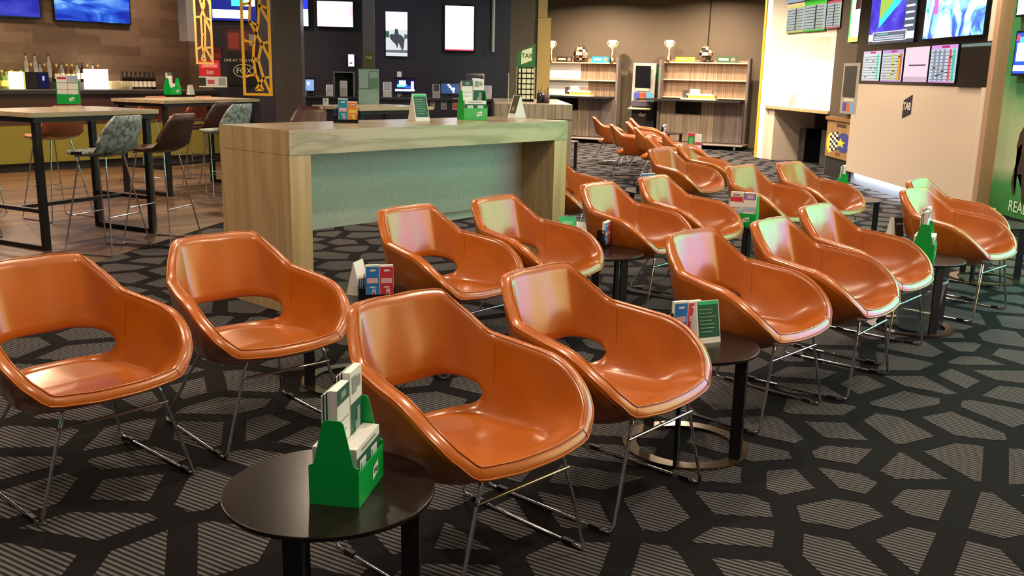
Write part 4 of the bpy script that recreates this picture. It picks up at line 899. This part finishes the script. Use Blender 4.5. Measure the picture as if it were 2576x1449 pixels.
tray(1455, 'form tray with papers on the left shelf desk', 1.0); tray(1760, 'form tray with papers on the right shelf desk', 1.15)
# silver betting terminal beside right unit
_k = BK.pt(BK.at(1590, 200, .66)[0], .66); KW = Wall((_k.x, _k.y), -22)
s0, z1 = KW.at(1592, 158); s1, z0 = KW.at(1645, 257)
t = thing('betting_terminal', 'tall silver self service betting terminal left of the right shelf', 'terminal', KW.pt((s0+s1)/2), KW.a); w_ = s1-s0
bevel(MB().prismx([(0, z0), (.16, z0), (.16, z1-.05), (.10, z1), (.06, z1)], -w_/2, w_/2, M['silver']).build('body', t), .01)
sc = MB(); sc.add([(-w_*.36, .0, z0+.30), (w_*.30, .0, z0+.30), (w_*.30, .053, z1-.06), (-w_*.36, .053, z1-.06)], [(0, 1, 2, 3)], M['black']); sc.v = [(x, -.004, z) for x, y, z in sc.v]; sc.build('screen', t, 'dark screen')
b = MB()
for k, c in enumerate(('#4a4ab0', '#d04a30', '#4fa8d8')): b.rect(-w_*.38+k*w_*.27, -w_*.38+(k+.9)*w_*.27, z0+.02, z0+.20, -.0045, flat(c)); b.rect(-w_*.36+k*w_*.27, -w_*.40+(k+.9)*w_*.27, z0+.03, z0+.09, -.0055, flat(('#565a6a', '#e8a030', '#c8d8e0')[k]))
b.rect(-w_*.30, w_*.25, z0+.235, z0+.285, -.003, flat('#cfd0a8')); b.build('keypad', t)
MB().box(-w_/2, w_/2-.02, -.02, .14, z0-.10, z0-.002, flat('#4a4252')).build('lower_body', t); MB().prismx([(-.14, z0-.17), (.10, z0-.15), (.10, z0-.11), (-.16, z0-.155)], -w_/2-.03, w_/2-.03, flat('#cfc79a')).build('form_shelf', t)
MB().box(-w_/2+.03, w_/2+.02, .0, .15, .03, z0-.171, M['blackm']).build('pedestal', t); sg = MB(); sg.rect(-w_/2+.06, w_/2-.03, .45, .72, -.002, flat('#241c18')); sg = sg.build('sign', t); text('for', .12, flat('#e8cfa0'), sg, (0, -.004, .62), shear=.3)
s, z = KW.at(1654, 160, .12); s2, z2 = KW.at(1664, 250, .12); t = thing('leaflet_rack', 'narrow green leaflet rack between the silver terminal and the right shelf', 'leaflet rack', KW.pt((s+s2)/2, .12), KW.a)
MB().box(-(s2-s)/2, (s2-s)/2, -.03, .05, .9, 1.70, M['blackm']).build('rack', t); MB().box(-.02, .05, -.045, -.031, 1.32, 1.66, M['greenp']).box(-.02, .05, -.045, -.031, .92, 1.22, flat('#1f5a38')).build('pocket', t)

# ---------------------------------------------------------------- alcove (white lit room)
ALX0, ALY0 = 4.90, 15.0; AL = Wall((4.55, 17.9), -83)   # opening plane, u runs towards the camera
uo = AL.at(2090, 300)[0]-.12
ALn = AL.n
def AB(u0, u1, o0, o1, z0, z1, m, b=None): b = b or MB(); b.box(u0, u1, o0, o1, z0, z1, m); return b
LW = mat('white lit plaster', (.86, .82, .74), .5)
struct(AB(-.02, .22, 0, 1.3, 0, 3.3, LW), 'wall_alcove', AL.pt(0), AL.a)           # far end wall edge
struct(AB(.22, uo+.5, 1.15, 1.3, 0, 3.3, LW), 'wall_alcove_rear', AL.pt(0), AL.a)
struct(AB(-.10, -.03, -.02, .3, 0, 3.3, M['yellow']), 'trim_5', AL.pt(0), AL.a)
ud, zd = AL.at(2085, 283); _, zd2 = AL.at(1940, 266)
t = thing('alcove_desk', 'white desk with a timber edge inside the bright alcove', 'desk', AL.pt(0), AL.a)
MB().box(.225, uo, .02, 1.14, zd2-.03, zd2, M['white']).box(.225, uo, -.0, .0195, zd2-.05, zd2, M['oakv']).build('desk_top', t)
MB().box(.225, .50, .08, 1.14, 0, zd2-.051, M['cream']).build('side_panel', t); MB().box(.51, uo, .85, .95, .1, zd2-.051, M['blackm']).build('back_panel', t); MB().box(.7, .95, .5, .8, .0, .6, M['black']).build('computer_box', t); MB().box(1.6, 2.0, .5, .8, .0, .62, flat('#3a3a3c')).build('computer_box', t)
u0, z0 = AL.at(1972, 92); t = thing('alcove_cabinet', 'cream overhead cabinet holding race screens in the alcove', 'cabinet', AL.pt(0), AL.a)
MB().box(u0, uo, .02, .60, z0, 3.29, M['cream']).build('carcass', t)
for (xa, ya, xb, yb, hd) in ((1982, 17, 2021, 80, '#e8e070'), (2028, 8, 2074, 76, '#58d838'), (2083, 3, 2112, 70, '#d86070')):
    ll = 'small race table screen in the alcove with '+{'#e8e070': 'yellow', '#58d838': 'green', '#d86070': 'red'}[hd]+' header'
    rr = [(0, .9, 1, 1, E(hd, 1.5)), (0, 0, 1, .06, E(hd, 1.2))]+[(.05, .1+.1*k, .9, .12+.1*k, E('#3a4048', .4)) for k in range(8)]+[(.5, .08, .56, .88, E('#50565c', .5)), (.7, .08, .74, .88, E('#c8cc80', 1))]
    mount(AL, 'screen', ll, 'screen', xa, ya, xb, yb, E('#c9d2cc', 1.3), rr, .03, off=.015, group='race table screens in the alcove')
for (xa, xb, cc) in ((1984, 2024, '#b8c8d8'), (2031, 2076, '#3a4a30'), (2085, 2114, '#202028')): mount(AL, 'screen', 'upper alcove screen cut by the top of the photo with '+{'#b8c8d8': 'pale blue', '#3a4a30': 'green', '#202028': 'dark'}[cc]+' picture', 'screen', xa, -60, xb, 2, E(cc, 1), [(0, 0, 1, .1, E('#48c838', 1)) if cc == '#3a4a30' else (0, 0, 1, .1, E(cc, 1.2))], .03, off=.015, group='race table screens in the alcove')
lamp(*AL.pt(1.2, .55, 2.0), 24, .5, (1, .93, .80), name='alcove_light'); lamp(*AL.pt(2.2, .75, 2.2), 14, .5, (1, .93, .80), name='alcove_light')
lamp(*AL.pt(-.3, -.25, 3.1), 14, .2, (1, .9, .75), name='alcove_light')
small(1992, 236, 2000, 262, 'card_reader', 'tiny grey card reader on the alcove desk, left', 'card reader', flat('#8a8880'), W=AL, off=.4, base=zd2+.0005)
small(2040, 250, 2068, 268, 'keyboard_tray', 'white and grey keyboard tray on the alcove desk', 'keyboard', flat('#e8e4da'), M['greyp'], W=AL, off=.3, base=zd2+.0005, d=.2)

# ---------------------------------------------------------------- panel wall with kiosk, big screens
PX = 4.87; PN = Wall((PX, 13.84), -90)
uK0 = PN.at(2110, 200)[0]
ukl = PN.at(2074, 400)[0]; uend = PN.at(2472, 350)[0]; uk1 = PN.at(2160, 200)[0]
struct(MB().box(PN.at(2068, 420)[0]-.05, uk1, .05, .25, 0, 3.3, mat('olive brown wall paint', (.085, .062, .036), .5)), 'wall_kiosk', PN.pt(0), PN.a)
t = thing('kiosk_cabinet', 'tan timber cabinet below the wall terminal with trophy artwork', 'cabinet', PN.pt(0), PN.a)
ua, za = PN.at(2086, 300); ub, zb_ = PN.at(2140, 310); uc, zc = PN.at(2075, 410)
MB().box(ua, uk1-.02, -.02, .049, .30, za, wood('tan timber', (.40, .24, .10), (.36, .21, .085), (.30, .17, .07), (1, 1, 1), .5, .45, (6, 6, .6))).build('body', t); MB().box(ua, uk1-.02, .0, .049, 0, .299, M['blackm']).build('kick', t); MB().box(ua-.02, uk1-.01, -.05, .049, za, za+.05, flat('#8a6030')).build('ledge', t)
W0 = uk1-.02-ua; art = MB()
def er(m, cx, cz, rx, rz_, k, n=18): art.poly([(ua+W0*(cx+rx*math.cos(2*math.pi*i/n)), -.021-.0006*k, .30+(za-.30)*(cz+rz_*math.sin(2*math.pi*i/n))) for i in range(n)], m)
er(flat('#e0d030'), .20, .38, .16, .27, 1); er(flat('#33418f'), .74, .52, .24, .18, 2); er(flat('#33418f'), .72, .30, .20, .12, 3)
art.poly([(ua+W0*(.62+.2*(.45 if i % 2 else 1)*math.sin(math.pi*i/5)), -.0236, .30+(za-.30)*(.42+.14*(.45 if i % 2 else 1)*math.cos(math.pi*i/5))) for i in range(10)], flat('#e6d23c'))
for i in range(4):
    for k in range(7): art.rect(ua+W0*(.18+.08*i), ua+W0*(.26+.08*i), .30+(za-.30)*(.16+.07*k+.02*i), .30+(za-.30)*(.23+.07*k+.02*i), -.0246, flat('#151515') if (i+k) % 2 else flat('#f2e0d8'))
art.rect(ua+W0*.44, ua+W0*.62, .30+(za-.3)*.08, .30+(za-.3)*.16, -.0242, flat('#7a4a20')); art.rect(ua+W0*.40, ua+W0*.78, .30+(za-.3)*.84, .30+(za-.3)*.92, -.0242, flat('#4a2c20')); art.build('artwork', t, 'yellow and blue racing artwork with chequered flag')
t, w_, h_ = mount(PN, 'wall_terminal', 'silver wall mounted betting terminal beside the cream panel', 'terminal', 2124, 160, 2152, 288, M['silver'], [(.08, .32, .85, .95, flat('#2a241c')), (.15, .04, .4, .22, flat('#3a4a8a')), (.4, .04, .6, .22, flat('#c05a30')), (.6, .04, .85, .22, flat('#6a9ac8')), (.2, .25, .8, .29, flat('#cfcfc0'))], .10, off=.04, frame=.005, fm=M['silver'])
# cream panel and black screen board
zB = PN.at(2200, 212)[1]; zbot = PN.at(2134, 428)[1]; 
t = thing('screen_wall_panel', 'tall cream gloss panel with a black board of screens above', 'wall panel', PN.pt(0), PN.a)
MB().box(uk1, uend, -.06, .2, zbot, zB, M['cream']).build('cream_panel', t, 'glossy cream lower panel'); MB().box(uk1, uend, -.06, .2, zB+.0005, 3.29, M['black']).build('screen_board', t, 'black board carrying the screens'); MB().box(uk1+.02, uend-.02, .02, .2, .003, zbot-.0005, flat('#8d94a2', 0, .3)).build('recessed_kick', t)
lu, lz = PN.at(2283, 268, -.06); lo = thing('panel_logo', 'black slanted square sign with white letters on the cream panel', 'sign', PN.pt(lu, -.064, lz), PN.a); k = .62
u_, z_t = PN.at(2297, 240, -.06); u2, z_b = PN.at(2270, 298, -.06); wq = (u_-u2)/2; 
MB().prism([(-wq, -(z_t-z_b)*.5), (wq, -(z_t-z_b)*.28), (wq, (z_t-z_b)*.5), (-wq*.6, (z_t-z_b)*.30), (-wq, (z_t-z_b)*.24)], -.003, .003, flat('#20182a')).build('plate', lo)
text('TAB', .125, flat('#e9dcd0'), lo, (0, -.005, 0), bold=.002)
struct(MB().box(uend, uend+.20, -.08, .22, 0, 3.29, mat('cream painted post', (.66, .56, .47), .4)).box(uend+.2005, uend+.30, -.13, .22, 0, 3.29, mat('light timber edge', (.40, .25, .15), .45)), 'trim_6', PN.pt(0), PN.a)
# led strip under the panel
l = bpy.data.lights.new('led_strip', 'AREA'); l.shape = 'RECTANGLE'; l.size = 3.4; l.size_y = .03; l.energy = 12; l.color = (.85, .9, 1)
o = bpy.data.objects.new('led_strip', l); C.objects.link(o); o.location = PN.pt(1.9, -.01, zbot-.01); o.rotation_euler = (0, 0, math.radians(90))
def tab_rects(hd, accent, seed):
    r = random.Random(seed); R_ = [(0, .9, 1, 1, E(hd, 1.6)), (.4, .92, .7, .98, E('#c8307a', 1.3)), (0, 0, 1, .04, E(hd, 1.2))]
    for k in range(9): R_.append((.04, .08+.09*k, .96, .095+.09*k, E('#404a50', .4)))
    for x, c in accent: R_.append((x, .05, x+.09, .88, E(c, 1.4)))
    for k in range(6): x = r.uniform(.1, .8); z = r.uniform(.1, .8); R_.append((x, z, x+.12, z+.03, E('#28303a', .3)))
    return R_
SG = 'race table screens on the black board'
mount(PN, 'screen', 'leftmost small portrait race table screen on the black board', 'screen', 2174, 130, 2210, 204, E('#d8e4e4', 1.6), tab_rects('#e8c8e0', [(.82, '#3fe0b0')], 1), .02, off=-.06, group=SG)
mount(PN, 'screen', 'second small race table screen with yellow and red columns', 'screen', 2222, 127, 2266, 206, E('#d0d4d8', 1.6), tab_rects('#c8a0e0', [(.5, '#d8d840'), (.78, '#d8c030'), (.88, '#e85a48')], 2), .02, off=-.06, group=SG)
mount(PN, 'screen', 'pink white small screen showing plain lettering', 'screen', 2280, 120, 2330, 207, E('#ecd4e4', 1.7), [(.2, .46, .9, .50, E('#7a6a78', .5)), (0, 0, 1, .15, E('#d8b8d0', 1.5))], .02, off=-.06, group=SG)
mount(PN, 'screen', 'small race table screen with red and teal columns', 'screen', 2345, 115, 2400, 209, E('#c8d4e4', 1.6), tab_rects('#e0a0e8', [(.72, '#e85a60'), (.86, '#3fd8b8'), (.15, '#9098a8'), (.32, '#9098a8'), (.5, '#9098a8')], 4), .02, off=-.06, group=SG)
mount(PN, 'screen', 'switched off small screen at the right end of the black board', 'screen', 2420, 108, 2484, 220, flat('#2a2622', 0, .15), [(.0, .9, 1, .97, E('#90a8a0', 1))], .02, off=-.06, group=SG)
t, w_, h_ = mount(PN, 'television', 'large left television with purple blue race picture and white table', 'television', 2195, 0, 2297, 104, PIC3, [(.78, .14, 1, 1, E('#5a6478', 1.6)), (0, 0, 1, .045, E('#50586a', 1.3)), (.0, .045, 1, .14, E('#dfe4f0', 2)), (.10, .035, .85, .165, E('#eef2f8', 2.4)), (.115, .045, .835, .155, E('#6a7488', 1.5)), (.14, .06, .8, .08, E('#c8d0dc', 1.8)), (.14, .09, .8, .105, E('#c8d0dc', 1.8)), (.2, .12, .45, .14, E('#60c8b0', 1.8))]+[(.80, .2+.085*k, .97, .225+.085*k, E('#f4f6fa', 2.4)) for k in range(8)], .03, off=-.06, frame=.01, ztop=2.85)
b = MB(); x0, x1 = -w_*.28, w_*.28
b.poly([(x0, -.0195, h_*.22), (x0, -.0195, h_*.32), (x1, -.0195, h_*.78), (x1, -.0195, h_*.62)], E('#28c4f0', 3)); b.poly([(x0, -.0195, h_*.325), (x0, -.0195, h_*.75), (x1, -.0195, h_*.98), (x1, -.0195, h_*.785)], E('#9ab84a', 2)); b.build('picture_band', t)
t, w_, h_ = mount(PN, 'television', 'large right television with blue and white picture', 'television', 2332, 0, 2472, 86, PIC4, [], .03, off=-.06, frame=.01, ztop=2.85)
b = MB(); b.poly([(-w_*.38, -.0195, h_*.95), (-w_*.30, -.0195, h_*.95), (-w_*.26, -.0195, h_*.3), (-w_*.33, -.0195, h_*.28)], E('#d860b8', 2.4)); b.build('picture_figure', t)
s0_, z1_ = PN.at(2143, 30, .03); s1_, z0_ = PN.at(2158, 104, .03)
mount(PN, 'screen', 'narrow bright portrait screen high on the wall left of the black board', 'screen', 2143, 0, 2157, 104, E('#f0fff0', 4), [(0, 0, 1, .12, E('#b8f060', 3)), (0, .12, .15, 1, E('#48c848', 3)), (.5, .75, 1, 1, E('#6a4038', 1))], .03, off=.045)
# green mural wall with horse, nearer than the post
uG = uend+.30
GM = Wall((PX+.02, 13.84), -90); gl = mat('green mural', (.05, .25, .09), .3, coat=.15)
v = coords(gl, (1, 1, 1)); sp_n = N(gl, 'ShaderNodeSeparateXYZ'); LK(gl, v, sp_n.inputs[0]); nz = noise(gl, v, 1.6, 3)
ad = N(gl, 'ShaderNodeMath', operation='MULTIPLY_ADD'); ad.inputs[1].default_value = .25; LK(gl, nz, ad.inputs[0]); 
mz = N(gl, 'ShaderNodeMath', operation='MULTIPLY'); mz.inputs[1].default_value = .33; LK(gl, sp_n.outputs[2], mz.inputs[0]); LK(gl, mz.outputs[0], ad.inputs[2])
LK(gl, ramp(gl, ad.outputs[0], [(.12, (.025, .16, .03)), (.26, (.05, .28, .08)), (.34, (.42, .50, .32)), (.50, (.30, .45, .24)), (.62, (.04, .24, .09)), (.9, (.02, .16, .06))]), bsdf(gl).inputs['Base Color'])
struct(MB().box(uG, uG+8.5, -.02, .15, .18, 3.3, gl), 'wall_mural', GM.pt(0), GM.a); struct(MB().box(uG, uG+8.5, -.01, .15, .0, .179, M['blackm']), 'baseboard_mural', GM.pt(0), GM.a)
hu, hz = GM.at(2562, 395, -.03); h = thing('horse_mural', 'dark racehorse picture on the green mural wall at the right edge', 'mural', GM.pt(hu, -.024, hz), GM.a); h.scale = (.56, 1, .56); hb = MB()
HP = [(-.02, .46), (.02, .52), (.06, .46), (.14, .44), (.24, .34), (.36, .18), (.55, .10), (.9, .10), (1.15, .04), (1.3, -.2), (1.35, -.75), (1.25, -.75), (1.1, -.3), (.8, -.26), (.5, -.24), (.34, -.26), (.30, -.5), (.36, -.78), (.28, -.80), (.20, -.52), (.16, -.28), (.02, -.30), (-.06, -.46), (.02, -.62), (-.05, -.66), (-.15, -.46), (-.08, -.24), (.02, -.12), (.06, .10), (.05, .22), (-.02, .20), (-.10, .12), (-.13, .16), (-.10, .28), (-.08, .40)]
tri = bmesh.new(); tv = [tri.verts.new((x, 0, z)) for x, z in HP]; fc = tri.faces.new(tv); bmesh.ops.triangulate(tri, faces=[fc]); tri.verts.index_update()
hb.add([tuple(v_.co) for v_ in tri.verts], [tuple(v_.index for v_ in f.verts) for f in tri.faces], flat('#33241d')); tri.free()
hb.rect(.30, .62, -.16, .08, -.002, flat('#2f7a6a')); hb.poly([(.26, -.003, .30), (.5, -.003, .56), (.8, -.003, .5), (.78, -.003, .12), (.42, -.003, .14)], flat('#8a3a3a')); hb.poly([(.06, -.003, .10), (.12, -.003, .34), (.24, -.003, .30), (.2, -.003, .02)], flat('#5a2a26')); hb.build('horse', h); text('READY', .27, flat('#d8ecd8'), h, (.30, -.004, -.86), name='lettering')
MG = 'televisions on the green mural wall'
def mural_tv(u, z0, w_, h_, lb, bg, rr): 
    t = thing('television', lb, 'television', GM.pt(u, -.06, z0), GM.a, MG); MB().box(-.02, w_+.02, -.02, .038, -.02, h_+.02, M['black']).build('housing', t); b = MB(); b.rect(0, w_, 0, h_, -.021, bg); panel_rects(b, 0, w_, 0, h_, -.021, rr); b.build('screen', t)
ut, zt = GM.at(2549, 185, -.07)
mural_tv(ut, zt, .66, .38, 'television with blue and white picture at the right edge', E('#2a50c8', 2.2), [(0, .06, .5, .2, E('#f0f4ff', 4)), (.1, .4, .9, .9, E('#50a0f0', 3)), (.05, .3, .3, .75, E('#d8ecff', 4)), (0, .8, .1, .95, E('#d04a60', 2))])
ut2, zt2 = GM.at(2560, 38, -.07)
mural_tv(ut2, zt2, .66, .38, 'television with mint white picture above the right edge one', E('#c8f8d8', 4), [(.3, .1, .9, .4, E('#70e8a0', 3))])
uv = 13.84-8.55
t = thing('added_video_wall', 'unseen video wall added beyond the right edge to put sheen on chair backs', 'video wall', GM.pt(uv, -.06, .45), GM.a); MB().box(-.04, 6.04, -.02, .038, -.04, 2.44, M['black']).build('housing', t)  # unseen, inferred screen added as the bright source of the chair sheen
b = MB(); b.rect(0, 6.0, 0, 2.4, -.021, PIC5); b.build('screen', t)

# ---------------------------------------------------------------- waste bin
g = FL(2322, 838); t = thing('waste_bin', 'translucent clear plastic waste bin on the carpet by the right hand table leg', 'bin', (g.x, g.y+.12, 0))
bm_ = mat('frosted clear plastic', (.45, .52, .53), .3, alpha=.5); MB().lathe([(0, .004), (.105, .004), (.145, .30), (.150, .30), (.150, .305), (.140, .305), (.101, .008), (0, .008)], bm_, 28).build('bin_body', t); MB().lathe([(.141, .295), (.154, .295), (.154, .31), (.141, .31), (.141, .295)], bm_, 28).build('rim', t)
